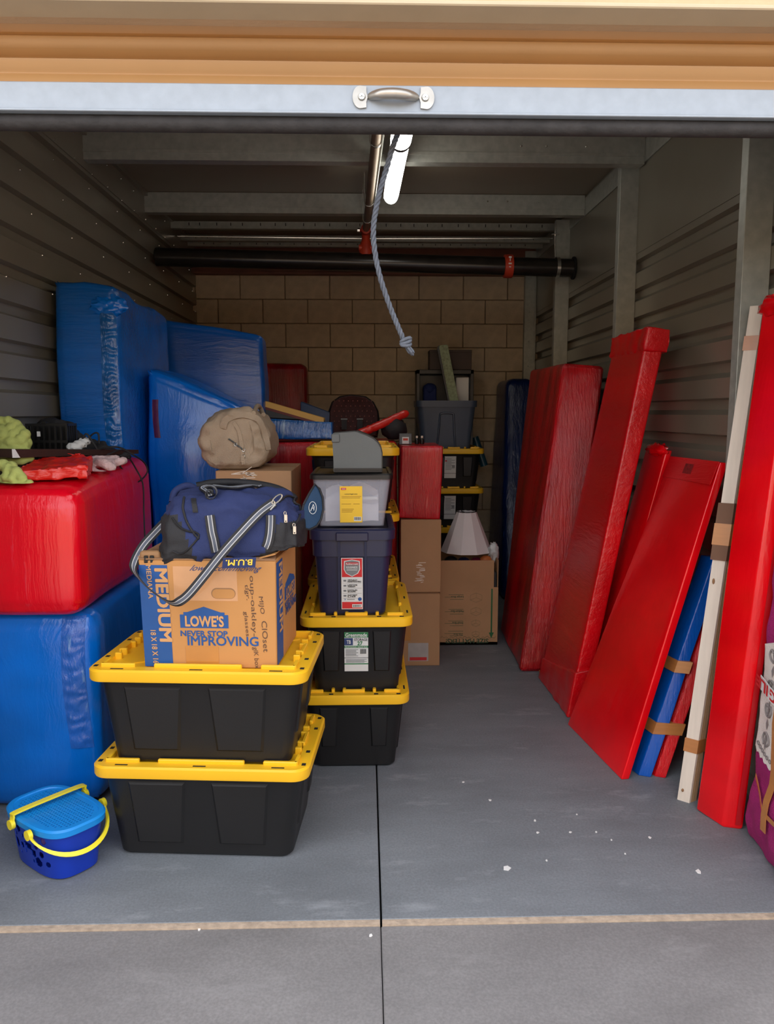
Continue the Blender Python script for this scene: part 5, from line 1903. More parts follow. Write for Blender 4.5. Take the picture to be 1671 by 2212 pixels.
tube(bm, [E0 + V((-.007, -.001, -.011)), E0 + V((.003, -.001, .013)), E0 + V((.0055, -.001, .004)), E0 + V((.004, -.001, -.009))], .0014, 5); tube(bm, [E0 + V((-.003, -.001, -.002)), E0 + V((.005, -.001, .0))], .0012, 5)
link('round_emblem', bm, M_labelw, fl, 60)
# rolled top edge and end pocket mouth
bm = nbm(); tube(bm, spline([dq(*p) for p in ((425, 1050, 2.92), (470, 1042, 2.93), (540, 1044, 2.93), (600, 1056, 2.91), (640, 1078, 2.88))], 6), [.014] * 24 + [.010], 8); link('top_seam', bm, M_blackc, DB2, 60)
bm = nbm(); tube(bm, spline([dq(*p) for p in ((372, 1085, 2.80), (378, 1062, 2.82), (400, 1050, 2.84), (420, 1056, 2.86), (412, 1072, 2.84))], 6), .013, 8); link('end_pocket', bm, M_navyc, DB2, 60)
# name patch, sewn upside down as the bag lies
bm = nbm()
o_ = dq(481, 1226, 2.572); x_ = dq(552, 1224, 2.568) - o_; y_ = dq(483, 1204, 2.576) - o_
patch(bm, o_ + V((0, -.012, 0)), x_, y_, .002, 0, .004)
pt = link('name_patch', bm, M_navyc, DB2)
bm = nbm()
a_ = o_ + V((0, -.013, 0)) + x_ * .90 + y_ * .80
letters(bm, 'B.U.M.', a_, x_ * -.80, y_ * -.55, .0025, .02); link('lettering', bm, M_labely, pt)
# strap shoulder pad and clip lying at the carton's left corner
bm = nbm()
c_ = dq(326, 1203, 2.665)
box(bm, c_ + V((-.038, -.012, -.016)), c_ + V((.036, .02, .022)), .012, 3); sp_ = link('shoulder_pad', bm, mat('tan_leather', srgb(150, 112, 74), .7, var=.15), DB2, 50)
bm = nbm(); c_ = c_ + V((-.002, -.018, -.006))
for s in (-1, 1):
    box(bm, c_ + V((s * .010 - .007, -.003, -.012)), c_ + V((s * .010 + .007, .003, .014)), .002)
box(bm, c_ + V((-.012, -.002, -.003)), c_ + V((.012, .002, .003)))
ck = link('clip', bm, M_blackp, sp_)

# ================================================================== REAR MIDDLE
c = brick8((-.615, 4.96, 0), (.20, 5.55, 1.375))
for i in (4, 6):
    c[i] = (c[i][0], c[i][1], 1.365)
bm = soft(c, .03, .06, .006, 3, 41, nr=3)
solo('wrapped_dresser', bm, M_redv, 'red film-wrapped dresser behind the middle stack of black totes', 'wrapped furniture', (-.2, 5.25, 0), 60, WR)
c = [(-.61, 4.98, 1.385), (-.205, 4.98, 1.385), (-.61, 5.25, 1.385), (-.21, 5.25, 1.385), (-.61, 4.99, 1.515), (-.21, 4.99, 1.492), (-.61, 5.25, 1.515), (-.21, 5.25, 1.49)]
bm = soft(c, .012, .03, .004, 8, 43)
solo('wrapped_box', bm, M_blues, 'long flat box in glossy blue film lying on the red wrapped dresser', 'packet', (-.41, 5.1, 1.385), 60)
YBd = thing('folding_table', 'folded board with yellow and dark red edges lying tilted on the blue box', 'board', (-.45, 5.15, 1.52))
A, B = PY(564, 864, 5.06), PY(699, 903, 5.06)
dn = V((0, 0, -.036)); dn2 = V((0, 0, -.016))
bm = nbm(); prism(bm, [A, B, B + dn, A + dn], (0, .16, 0)); local(bm, YBd); link('yellow_board', bm, mat('butter_yellow_paint', srgb(226, 176, 84), .5, var=.04), YBd)
bm = nbm(); prism(bm, [A + dn, B + dn, B + dn + dn2, A + dn + dn2], (0, .16, 0)); local(bm, YBd); link('red_board', bm, mat('dark_red_paint', srgb(112, 34, 26), .5), YBd)
bm = nbm(); e = V((0, .01, 0)); prism(bm, [A + dn + dn2 + e, B + dn + dn2 + e, V((B.x, B.y + .01, 1.500)), V((A.x, A.y + .01, 1.524))], (0, .14, 0)); local(bm, YBd); link('folded_frame', bm, M_blackp, YBd)
A, B = PY(650, 868, 5.34), PY(716, 892, 5.34)
bm = hexa([V((A.x, 5.28, 1.50)), V((B.x, 5.28, 1.50)), V((A.x, 5.42, 1.50)), V((B.x, 5.42, 1.50)), V((A.x, 5.28, A.z)), V((B.x, 5.28, B.z)), V((A.x, 5.42, A.z + .005)), V((B.x, 5.42, B.z))], .008, 2)
for v in bm.verts:
    v.co.z = v.co.z if v.co.z > 1.51 else 1.378
solo('blue_case', bm, mat('dull_blue_case', srgb(30, 52, 86), .5), 'dull blue flat-topped case behind the yellow-edged board', 'case', ((A.x + B.x) / 2, 5.35, 1.38), 35)

# child car seat
CS = thing('car_seat', 'dark dotted cloth child car seat behind the dark grey case', 'car seat', (-.09, 5.40, 1.378))
bm = nbm()
def cs(x, y, Y): return PY(x, y, Y)
ol = [(714, 945), (708, 915), (709, 888), (716, 868), (733, 856), (760, 852), (790, 856), (807, 868), (817, 888), (820, 915), (815, 945)]
ring0 = [cs(*p, 5.30) for p in ol]
bm = nbm()
ctr = sum(ring0, V((0, 0, 0))) / len(ring0)
ringF = [ctr + (p - ctr) * .80 + V((0, .02, 0)) for p in ring0]
ringM = [ctr + (p - ctr) * .93 + V((0, -.02, 0)) for p in ring0]
loft(bm, [[p + V((0, .16, -.0)) for p in ring0], ring0, ringM, ringF], True, True)
for v in bm.verts:
    v.co.z = max(v.co.z, 1.379)
local(bm, CS); link('shell', bm, M_blackp, CS, 40)
bm = nbm()
loft(bm, [[ctr + (p - ctr) * k + V((0, dy, 0)) for p in ring0] for k, dy in ((.94, -.022), (.90, -.038), (.8, -.03), (.5, .0), (.2, .004))], False, True)
for v in bm.verts:
    v.co.z = max(v.co.z, 1.38)
local(bm, CS); cv = link('cover', bm, M_seat, CS, 70)
bm = nbm()
for i in range(9):
    for j in range(6):
        p = cs(722 + i * 10 + 5 * (j % 2), 866 + j * 11, 5.262)
        if (p - ctr).length < .15:
            bmesh.ops.create_icosphere(bm, subdivisions=1, radius=.0042, matrix=Matrix.Translation(p + V((0, .0, 0))) @ Matrix.Scale(.5, 4, (0, 1, 0)))
local(bm, CS); o = link('dot_pattern', bm, mat('dull_red_dots', srgb(112, 66, 58), .9), cv); o['kind'] = 'stuff'
for x in (743, 777):
    p, q_ = cs(x - 7, 905, 5.255), cs(x + 7, 908, 5.255)
    bm = nbm(); box(bm, (p.x, 5.245, p.z - .006), (q_.x, 5.262, p.z + .004), .001); box(bm, (p.x + .004, 5.248, p.z - .07), (q_.x - .004, 5.252, p.z - .004), mi=1); local(bm, CS); link('harness_strap', bm, [M_greyp, M_blackc], CS)
# red stick across, dark bag, tin, bottles
RS = [PY(772, 938, 5.06), PY(830, 914, 5.12), PY(880, 891, 5.18)]
bm = nbm(); tube(bm, [RS[0] + (RS[1] - RS[0]) * (i / 14) if i < 14 else RS[1] + (RS[2] - RS[1]) * ((i - 14) / 10) for i in range(25)], [.027 + .001 * math.sin(i * 2.3) for i in range(24)] + [.018], 10)
crumple(bm, .003, 40, 3)
solo('wrapped_stick', bm, M_reds, 'bright red film-wrapped stick lying slantwise in front of the dotted car seat', 'stick', RS[1], 70)
c = brick8((.215, 4.76, .912), (.468, 5.28, 1.352))
c[0] = (.20, 4.76, .912); c[1] = (.452, 4.76, .90); 
bm = soft(c, .012, .04, .004, 5, 51)
solo('wrapped_carton', bm, wrap_mat('red_film_ribbed', srgb(214, 8, 30), 'z', .8, .22, light=srgb(226, 104, 98), band=.35, freq=2.0), 'red film-wrapped carton with pale vertical streaks on the two brown cartons', 'wrapped furniture', (.34, 5.0, .912), 60, WR)
bm = nbm(); ellipsoid(bm, (.185, 5.16, 1.445), (.085, .07, .07), amp=.2, ns=3, seg=20, ring=12)
for v in bm.verts:
    v.co.z = max(v.co.z, 1.378)
solo('black_pouch', bm, M_blackc, 'slumped black pouch beside the small printed tin', 'bag', (.185, 5.16, 1.38), 70)
TN = thing('tea_tin', 'small printed tin standing on top of the red wrapped carton', 'tin', (.262, 5.0, 1.353))
a = PY(862, 955, 4.96); b = PY(889, 938, 4.96)
bm = nbm(); box(bm, (a.x, 4.96, 1.353), (b.x, 5.04, b.z + .004), .004, 2); local(bm, TN); link('can', bm, M_greyp, TN)
bm = nbm(); patch(bm, (a.x + .018, 4.9598, 1.358), (b.x - a.x - .036, 0, 0), (0, 0, .042), .001); patch(bm, (a.x + .024, 4.9590, 1.378), (b.x - a.x - .048, 0, 0), (0, 0, .014), .001, 1); local(bm, TN); link('label_sticker', bm, [M_labelw, M_orange], TN)
for k, x in enumerate((900, 911)):
    p = PY(x, 955, 5.04)
    t = thing('small_bottle', ('small dark bottle with pale cap next to the printed tin', 'small dark bottle with pale cap nearer to the slate bin')[k], 'bottle', (p.x, 5.04, 1.353), 0, 'small bottles on the red wrapped carton')
    bm = nbm(); loft(bm, [[V((r * math.cos(a), r * math.sin(a), z)) for a in [2 * PI * i / 12 for i in range(12)]] for r, z in ((.013, 0), (.014, .004), (.014, .028), (.006, .036), (.006, .04))]); link('glass', bm, M_blackp, t, 40)
    bm = nbm(); loft(bm, [[V((r * math.cos(a), r * math.sin(a), z)) for a in [2 * PI * i / 12 for i in range(12)]] for r, z in ((.0075, .038), (.0075, .05), (.006, .052))]); link('cap', bm, M_tapec, t, 40)

# two brown cartons under it
for k, (x0, x1, y, z0, z1, lab_) in enumerate(((.222, .452, 4.70, 0, .452, 'brown cardboard carton with a clear pouch, on the floor right of the middle stack'), (.212, .458, 4.73, .455, .905, 'brown cardboard carton with torn tape, under the streaky red wrapped carton'))):
    t = thing('cardboard_carton', lab_, 'box', ((x0 + x1) / 2, y + .25, z0))
    bm = nbm(); box(bm, (x0, y, z0), (x1, y + .5, z1), .003); local(bm, t); link('body', bm, M_card, t)
    bm = nbm()
    if k == 0:
        patch(bm, (x0 + .035, y, z0 + .03), (.125, 0, 0), (0, 0, .115), .0015); local(bm, t); pc_ = link('clear_pouch', bm, mat('pouch_film', srgb(176, 170, 164), .15, coat=.6), t)
        bm = nbm(); patch(bm, (x0 + .045, y - .0015, z0 + .035), (.105, 0, 0), (0, 0, .02), .0012); local(bm, t); link('red_slip', bm, M_labelr, pc_)
        bm = nbm(); patch(bm, (x0 + .0, y, z0 + .16), (.05, 0, 0), (0, 0, .28), .0008); local(bm, t); link('tape', bm, M_tapeb, t)
    else:
        for kk in range(16):
            w_ = random.uniform(.012, .045)
            patch(bm, (x0 + .085 + random.uniform(0, .05 - w_ * .5), y, z0 + .06 + kk * .008 + random.uniform(0, .004)), (w_, 0, random.uniform(-.004, .004)), (0, 0, .004), .001)
        local(bm, t); o = link('torn_tape', bm, M_tapec, t); o['kind'] = 'stuff'
    bm = nbm(); box(bm, (x0 + .001, y + .246, z1 - .001), (x1 - .001, y + .252, z1 + .0012)); local(bm, t); link('flap_seam', bm, M_card_in, t)

# open carton with lampshade
OC = thing('cardboard_carton', 'open cardboard carton printed SIZE MATTERS upside down, holding the white lampshade', 'box', (.69, 5.34, 0))
x0, x1, y0, y1, zf, zt_ = .492, .882, 5.13, 5.55, .395, .580
bm = nbm()
box(bm, (x0, y0, 0), (x1, y1, .02)); 
for lo, hi in (((x0, y0, 0), (x1, y0 + .005, zf)), ((x0, y1 - .005, 0), (x1, y1, zf)), ((x0, y0 + .005, 0), (x0 + .005, y1 - .005, zf)), ((x1 - .005, y0 + .005, 0), (x1, y1 - .005, zf))):
    box(bm, lo, hi)
local(bm, OC); link('body', bm, M_card, OC)
for nm_, q in (('flap', [(x0 + .002, y0 - .0, zf), (x1 - .03, y0 - .0, zf), (x1 - .032, y0 - .012, zt_), (x0 - .006, y0 - .012, zt_)]), ('flap', [(x0, y1, zf), (x1, y1, zf), (x1, y1 - .006, zt_), (x0, y1 - .006, zt_)])):
    bm = nbm(); prism(bm, q, (0, .005, 0)); local(bm, OC); link(nm_, bm, M_card, OC)
for q in ([(x0, y0 + .01, zf), (x0, y1 - .01, zf), (x0 - .015, y1 - .01, zt_), (x0 - .012, y0 + .01, zt_)], [(x1, y0 + .01, zf), (x1, y1 - .01, zf), (x1 + .012, y1 - .01, zt_ - .02), (x1 + .0, y0 + .01, zt_)]):
    bm = nbm(); prism(bm, q, (.005 if q[0][0] < .6 else -.005, 0, 0)); local(bm, OC); link('flap', bm, M_card, OC)
M_gp = mat('dark_green_print', srgb(44, 74, 48), .7)
def ct(bm, s, x, z, w, h, off=.0):     # upside-down lettering on the front
    letters(bm, s, (x + w, y0, z + h), (-w, 0, 0), (0, 0, -h), .0012, off)
bm = nbm(); ct(bm, 'SIZE MATTERS!', .535, .012, .285, .030, .025)
ct(bm, 'Large Box', .565, .325, .085, .016, .01); ct(bm, 'Medium Box', .565, .225, .088, .016, .01); ct(bm, 'Small Box', .575, .145, .075, .016, .01); ct(bm, 'File Box', .585, .066, .06, .014, .01)
local(bm, OC); pr = link('lettering', bm, M_gp, OC)
bm = nbm()
for z_ in (.30, .20, .12, .05):
    for k in range(3):
        w_ = (.10, .125, .09)[k]
        patch(bm, (.65 - w_, y0, z_ + .068 - .016 * k - .024), (w_, 0, 0), (0, 0, .0035), .0008)
local(bm, OC); link('fine_print', bm, mat('faded_green_print', srgb(112, 104, 72), .7), OC)
bm = nbm()
prism(bm, [(.835, y0 - .0004, .385), (.845, y0 - .0004, .385), (.845, y0 - .0004, .085), (.857, y0 - .0004, .085), (.840, y0 - .0004, .045), (.823, y0 - .0004, .085), (.835, y0 - .0004, .085)], (0, -.0008, 0)); local(bm, OC); link('arrow_print', bm, mat('bright_green_print', srgb(36, 96, 54), .7), OC)
bm = nbm()
for z_, s in ((.315, .045), (.22, .04), (.14, .032), (.065, .028)):
    bm = nbm()
    c_ = V((.735, y0 - .0008, z_ + .01))
    hx = [c_ + V((s * math.cos(a), 0, s * .72 * math.sin(a))) for a in [PI / 6 + PI / 3 * i for i in range(6)]]
    for i in range(6):
        tube(bm, [hx[i], hx[(i + 1) % 6]], .0008, 4)
    for i in (1, 3, 5):
        tube(bm, [c_, hx[i]], .0008, 4)
    local(bm, OC); link('box_icon', bm, mat('faded_green_print', (0.1, .1, .1, 1)), OC)
bm = nbm()
pts = [V((.50 + .37 * i / 40, y0 - .0008, .052 + .006 * math.sin(i * 1.9) + .004 * math.sin(i * .8))) for i in range(41)]
tube(bm, pts, .0009, 4); local(bm, OC); link('print_border', bm, M_gp, OC)
LS = thing('lampshade', 'white pleated cone lampshade standing in the open printed carton', 'lampshade', (.69, 5.34, .606))
bm = nbm()
n = 10
def lring(r, z, ph=0.0):
    return [V((r * math.cos(2 * PI * i / n + ph), r * math.sin(2 * PI * i / n + ph), z)) for i in range(n)]
loft(bm, [lring(.178, 0), lring(.176, .004), lring(.068, .272), lring(.066, .275), lring(.064, .271), lring(.173, .003)], False, False)
link('shade', bm, M_shade, LS, 20)
bm = nbm()
for i in range(3):
    a = 2 * PI * i / 3
    tube(bm, [(0, 0, .262), (.066 * math.cos(a), .066 * math.sin(a), .272)], .003, 5)
tube(bm, [(.016 * math.cos(a), .016 * math.sin(a), .262) for a in [2 * PI * i / 12 for i in range(13)]], .003, 5)
tube(bm, [(.066 * math.cos(a), .066 * math.sin(a), .274) for a in [2 * PI * i / 20 for i in range(21)]], .003, 5)
link('wire_fitter', bm, M_dark, LS)
# clutter under the shade
M_or = mat('orange_toy', srgb(196, 110, 52), .5)
for nm_, c_, r, m_, lab_, cat in (('dark_ball', (.575, 5.24, .545), .05, M_blackp, 'glossy black round lump just inside the printed carton', 'ball'), ('blue_ball', (.66, 5.23, .54), .048, mat('dark_blue_ball', srgb(28, 34, 66), .3), 'dark blue ball just under the lampshade edge', 'ball'),
                              ('maroon_ball', (.745, 5.235, .54), .045, mat('maroon_ball', srgb(110, 20, 50), .4), 'maroon ball under the front of the lampshade', 'ball'), ('orange_ball', (.81, 5.235, .552), .046, M_or, 'orange ball peeking over the printed carton on the right', 'ball')):
    bm = nbm(); ellipsoid(bm, c_, (r, r * .9, r * .85), amp=.1, ns=8)
    solo(nm_, bm, m_, lab_, cat, (c_[0], c_[1], c_[2] - r * .85), 60)
bm = nbm(); box(bm, (x0 + .01, y0 + .02, .36), (x1 - .01, y1 - .02, .492)); solo('folded_blanket', bm, M_blackc, 'dark folded cloth filling the printed carton under the lampshade', 'cloth', (.69, 5.34, .36))
bm = nbm(); ellipsoid(bm, (.865, 5.25, .61), (.035, .04, .065), amp=.5, ns=3, seg=20, ring=12); crumple(bm, .01, 40)
pb = solo('plastic_bag', bm, mat('printed_white_bag', srgb(196, 200, 200), .3, var=.25, scale=22, bump=.3), 'crumpled white plastic bag hanging over the right side of the printed carton', 'bag', (.865, 5.25, .56), 70)

# slate bin on the rear stack, with the things in and behind it
zS = .945 + HD_ - .022 + .002
SB = thing('storage_bin', 'slate grey open plastic bin on top of the rear right stack', 'storage bin', (.645, 6.45, zS))
bm = nbm()
hb, db, ht, dt, HS = .195, .13, .232, .165, .395
loft(bm, [rr(hb - .01, db - .01, .03, 5, 0), rr(hb, db, .04, 5, .012), rr(ht, dt, .05, 5, HS - .05), rr(ht + .012, dt + .012, .055, 5, HS - .05), rr(ht + .014, dt + .014, .055, 5, HS), rr(ht - .004, dt - .004, .05, 5, HS), rr(ht - .008, dt - .008, .05, 5, HS - .05), rr(hb - .006, db - .006, .04, 5, .018)], True, True)
link('body', bm, M_slate, SB, 30)
bm = nbm()
f_ = lambda u, z: V((u, -(db + (dt - db) * z / (HS - .05)) - .006, z))
o1 = [(-.075, .01), (-.062, .16), (-.055, .27), (-.04, .295), (.04, .295), (.055, .27), (.062, .16), (.075, .01)]
pts = [f_(*p) for p in o1]
tube(bm, spline(pts, 4), .008, 6)
link('arch_rib', bm, M_slate, SB, 60)
ST_ = thing('foam_strip', 'pale green speckled foam strip sticking up out of the slate bin', 'strip', (.62, 6.44, zS + .02))
A, B = PY(957, 745, 6.465), PY(975, 850, 6.44)
d = (B - A); B2_ = A + d * 2.4; B2_.z = max(B2_.z, zS + .022)
w1 = V((.036, 0, .004))
bm = nbm(); prism(bm, [A - w1, A + w1, B2_ + w1, B2_ - w1], (0, .05, 0)); bmesh.ops.bevel(bm, geom=bm.edges[:], offset=.006, segments=2, affect='EDGES'); local(bm, ST_); link('foam', bm, M_foam, ST_, 40)
bm = nbm(); prism(bm, [A - w1 * 1.35 + V((0, .012, -.02)), A - w1 * 1.02 + V((0, .012, 0)), B2_ - w1 * 1.02 + V((0, .012, 0)), B2_ - w1 * 1.35 + V((0, .012, 0))], (0, .045, 0)); local(bm, ST_); link('dark_edge', bm, M_blackp, ST_)
CR = thing('black_crate', 'black open-fronted crate behind the slate bin holding blue and white things', 'crate', (.63, 6.8, zS))
xa, xb = PY(899, 830, 6.70).x, PY(1022, 830, 6.70).x
zt2 = PY(960, 799, 6.70).z
yb0, yb1 = 6.68, 6.89
for lo, hi, nm_ in (((xa, yb0, zS), (xa + .028, yb1, zt2), 'side_panel'), ((xb - .028, yb0, zS), (xb, yb1, zt2), 'side_panel'), ((xa, yb0, zt2 - .035), (xb, yb1, zt2), 'top_panel'), ((xa + .028, yb1 - .01, zS), (xb - .028, yb1, zt2 - .035), 'back_panel'), ((xa + .028, yb0, zS), (xb - .028, yb1 - .01, zS + .02), 'bottom_panel')):
    bm = nbm(); box(bm, lo, hi, .003); local(bm, CR); link(nm_, bm, M_blackp, CR)
p = PY(999, 835, 6.76); bm = nbm(); box(bm, (p.x - .06, 6.74, zS + .022), (p.x + .05, 6.79, PY(999, 815, 6.74).z), .004); solo('white_binder', bm, M_white, 'white binder standing in the black crate', 'binder', (p.x, 6.76, zS + .022))
p = PY(928, 838, 6.76); bm = nbm(); ellipsoid(bm, (p.x, 6.78, p.z - .01), (.06, .06, .05), amp=.15, ns=4); box(bm, (p.x - .055, 6.73, zS + .022), (p.x + .055, 6.84, p.z), .01); solo('blue_bundle', bm, mat('deep_blue_cloth', srgb(22, 38, 92), .8), 'deep blue bundle in the left of the black crate', 'cloth', (p.x, 6.78, zS + .022), 40)
p, q_ = PY(927, 797, 6.72), PY(1018, 757, 6.72)
bm = nbm(); box(bm, (p.x, 6.70, zt2 + .001), (q_.x, 6.88, q_.z), .004); bxo = thing('dark_box', 'dark brown box on top of the black crate', 'box', ((p.x + q_.x) / 2, 6.79, zt2)); local(bm, bxo); link('body', bm, mat('dark_card', srgb(74, 60, 52), .7), bxo)
bm = nbm(); box(bm, (p.x - .001, 6.698, q_.z - .02), (q_.x + .001, 6.882, q_.z + .002), .002); local(bm, bxo); link('lid', bm, mat('dark_card', (0, 0, 0, 1)), bxo)
bm = nbm(); A, B = PY(1026, 975, 6.85), PY(1062, 1010, 6.85); A, B = PY(1036, 978, 6.95), PY(1060, 1006, 6.95); B.x = min(B.x, 1.05); tube(bm, [A + (A - B) * 1.2, A, B], .034, 12)
for v in bm.verts:
    pass
solo('teal_tube', bm, mat('teal_wrap', srgb(28, 84, 104), .4, coat=.3), 'teal wrapped tube wedged between the rear stack and the navy wrapped mattress', 'tube', B, 60)

# ================================================================== RIGHT SIDE: LONG PIECES LEANING ON THE WALL
def leaning(nb0, nb1, fb0, fb1, nt0, nt1, ft0, ft1):
    """corners: n near / f far, b bottom / t top, 0 room side / 1 wall side"""
    return [nb0, nb1, fb0, fb1, nt0, nt1, ft0, ft1]
LG = 'film-wrapped pieces leaning on the right wall'
# navy mattress at the back
c = leaning((1.12, 6.35, 0), (1.38, 6.35, 0), (1.12, 7.25, 0), (1.38, 7.25, 0), (1.20, 6.75, 1.84), (1.44, 6.75, 1.84), (1.20, 7.28, 1.84), (1.44, 7.28, 1.84))
bm = soft(c, .07, .06, .008, 3, 61)
solo('wrapped_mattress', bm, M_navyw, 'dark navy film-wrapped mattress leaning at the back of the right wall', 'wrapped furniture', (1.28, 6.8, 0), 60, LG)
# big red mattress
c = leaning((.923, 4.56, 0), (1.20, 4.56, 0), (.955, 5.45, 0), (1.225, 5.45, 0), (1.195, 4.80, 1.85), (1.445, 4.78, 1.83), (1.205, 5.82, 1.865), (1.445, 5.82, 1.85))
bm = soft(c, .028, .045, .008, 3.2, 71, streak=(1, 1, .35), bulge=-.006, nr=3)
MT = solo('wrapped_mattress', bm, M_redv, 'thick red film-wrapped mattress leaning between the navy mattress and the long red piece', 'wrapped furniture', (1.06, 5.0, 0), 60, LG)
bm = nbm()
b_ = PZ(1160, 1458); tube(bm, spline([V((1.03, 4.50, .03)), V((1.035, 4.46, .012)), V((1.06, 4.43, .006)), V((1.07, 4.40, .004))], 5), [.006] * 10 + [.012] * 5 + [.004], 6); bmesh.ops.translate(bm, vec=-V(MT.location), verts=bm.verts[:]); link('tape_tail', bm, M_tape, MT, 60)
# long red piece, bunched film at the top
def lean_pt(a, b, t): return a.lerp(b, t)
nb, fb, ntp, ftp = V((1.032, 3.859, 0)), V((1.019, 4.45, 0)), V((1.352, 3.815, 1.93)), V((1.352, 4.32, 1.935))
th = V((.092, .0, 0))
c = leaning(nb, nb + V((.085, .01, 0)), fb, fb + V((.085, .01, 0)), ntp, ntp + th, ftp, ftp + th)
bm = soft(c, .012, .05, .004, 3.0, 81, streak=(1, 1, .4))
LR = solo('wrapped_plank', bm, M_redd, 'tallest red film-wrapped slab with bunched film at its top, beside the thick red mattress', 'wrapped furniture', (1.06, 4.15, 0), 60, LG)
c = leaning(ntp + V((-.018, -.012, -.085)), ntp + th + V((.008, -.012, -.095)), ftp + V((-.018, .012, -.085)), ftp + th + V((.008, .012, -.085)), ntp + V((-.008, -.03, .03)), ntp + th + V((.012, -.025, .018)), ftp + V((-.012, .016, .022)), ftp + th + V((.008, .016, .02)))
bm = soft(c, .010, .02, .008, 14, 3); crumple(bm, .006, 30, 2)
bmesh.ops.translate(bm, vec=-V(LR.location), verts=bm.verts[:]); link('bunched_film', bm, M_redd, LR, 60)
c = leaning(nb + V((-.006, -.014, .0)), nb + V((.092, -.01, .0)), fb + V((-.006, .01, 0)), fb + V((.09, .01, 0)), nb + V((.028, -.018, .24)), nb + V((.128, -.014, .26)), fb + V((.015, .01, .12)), fb + V((.10, .01, .12)))
bm = soft(c, .010, .03, .006, 12, 5); crumple(bm, .004, 30, 6)
for v in bm.verts: v.co.z = max(v.co.z, .0)
bmesh.ops.translate(bm, vec=-V(LR.location), verts=bm.verts[:]); link('bunched_film', bm, M_redd, LR, 60)
# short red slab behind
nb, fb, ntp, ftp = V((1.112, 3.80, 0)), V((1.09, 4.42, 0)), V((1.440, 3.745, 1.37)), V((1.452, 4.05, 1.365))
nb = V((1.14, 3.80, 0)); fb = V((1.14, 4.10, 0))
c = leaning(nb, nb + V((.03, .004, 0)), fb, fb + V((.03, .004, 0)), ntp, ntp + V((.03, 0, 0)), ftp, ftp + V((.03, 0, 0)))
bm = soft(c, .007, .05, .003, 4, 91)
SR = solo('wrapped_shelf', bm, M_redw, 'narrow red film-wrapped slab between the tallest red slab and the wide red panel', 'wrapped furniture', (1.15, 3.95, 0), 60, LG)
bm = nbm(); ellipsoid(bm, ntp + V((.0, .12, .0)), (.03, .14, .03), amp=.4, ns=4, seg=20, ring=12); crumple(bm, .01, 30); bmesh.ops.translate(bm, vec=-V(SR.location), verts=bm.verts[:]); link('bunched_film', bm, M_redw, SR, 60)
# wide red panel
nb, fb, ntp, ftp = V((1.082, 3.152, 0)), V((1.006, 3.756, 0)), V((1.440, 3.163, 1.352)), V((1.445, 3.69, 1.345))
c = leaning(nb, nb + V((.036, .006, .0)), fb, fb + V((.036, .0, 0)), ntp, ntp + V((.034, 0, -.004)), ftp, ftp + V((.034, 0, 0)))
bm = soft(c, .006, .05, .004, 2.6, 101)
WP = solo('wrapped_board', bm, M_redw, 'wide bright red film-wrapped panel leaning in front of the blue wrapped pole', 'wrapped furniture', (1.06, 3.45, 0), 60, LG)
bm = nbm()
up = (ftp - fb).normalized()
for t0, t1 in ((.005, .94), ):
    pass
a, b = ntp - up * .10, ftp - up * .10
nrm = (a - b).cross(up).normalized()
if nrm.x > 0: nrm = -nrm
prism(bm, [a + nrm * .002, b + nrm * .002, ftp + nrm * .002, ntp + nrm * .002], nrm * .004)
bmesh.ops.translate(bm, vec=-V(WP.location), verts=bm.verts[:]); bd_ = link('top_fold', bm, M_redd, WP)
bm = nbm(); m_ = a.lerp(b, .42); e_ = (b - a).normalized(); prism(bm, [m_ + nrm * .007 + up * .03, m_ + e_ * .09 + nrm * .007 + up * .03, m_ + e_ * .09 + nrm * .007 + up * .075, m_ + nrm * .007 + up * .075], nrm * .001); bmesh.ops.translate(bm, vec=-V(WP.location), verts=bm.verts[:]); link('dark_smudge', bm, mat('mottled_dark_red', srgb(130, 24, 26), .5, var=.5, scale=70), bd_)
# blue pole and red pole taped together behind it
def pole(b0, t0, w, dpt):
    e = (t0 - b0).normalized()
    a_ = V((w, 0, 0)); n_ = V((-.02, dpt, 0))
    return [b0, b0 + a_ + V((0, -.02, 0)), b0 + n_, b0 + a_ + n_ + V((0, -.02, 0)), t0, t0 + a_, t0 + n_, t0 + a_ + n_]
bB, tB = V((1.168, 3.190, 0)), V((1.415, 3.215, 0.80))
tB2 = bB + (tB - bB) * 1.18
c = pole(bB, tB2, .050, .085)
bm = soft(c, .006, .05, .003, 5, 111)
BP = solo('wrapped_pole', bm, wrap_mat('blue_film_pole', srgb(0, 84, 180), 'z', .4, .25, band=.2), 'bright blue film-wrapped square pole leaning beside the wide red panel', 'wrapped furniture', (1.19, 3.23, 0), 60, LG)
bR = V((1.236, 3.18, 0))
c = pole(bR, bR + (tB2 - bB) * .86 + V((.0, .0, 0)), .042, .07)
bm = soft(c, .006, .05, .003, 5, 121)
RP = solo('wrapped_pole', bm, M_redv, 'dull red film-wrapped pole taped to the blue wrapped pole', 'wrapped furniture', (1.26, 3.22, 0), 60, LG)
dv_ = (tB2 - bB).normalized()
for s in (.255, .62):
    q0 = bB + (tB2 - bB) * (s * .78)
    wt = .118 if s < .5 else .056
    lo = q0 + V((-.004, -.007, 0)); 
    bm = nbm()
    ring = lambda o_: [o_, o_ + V((wt, -.022, 0)), o_ + V((wt - .02, .085, 0)), o_ + V((-.022, .100, 0))]
    loft(bm, [ring(lo), ring(lo + dv_ * .052)], True, True)
    bmesh.ops.translate(bm, vec=-V(BP.location), verts=bm.verts[:]); link('tape_band', bm, M_tape, BP)

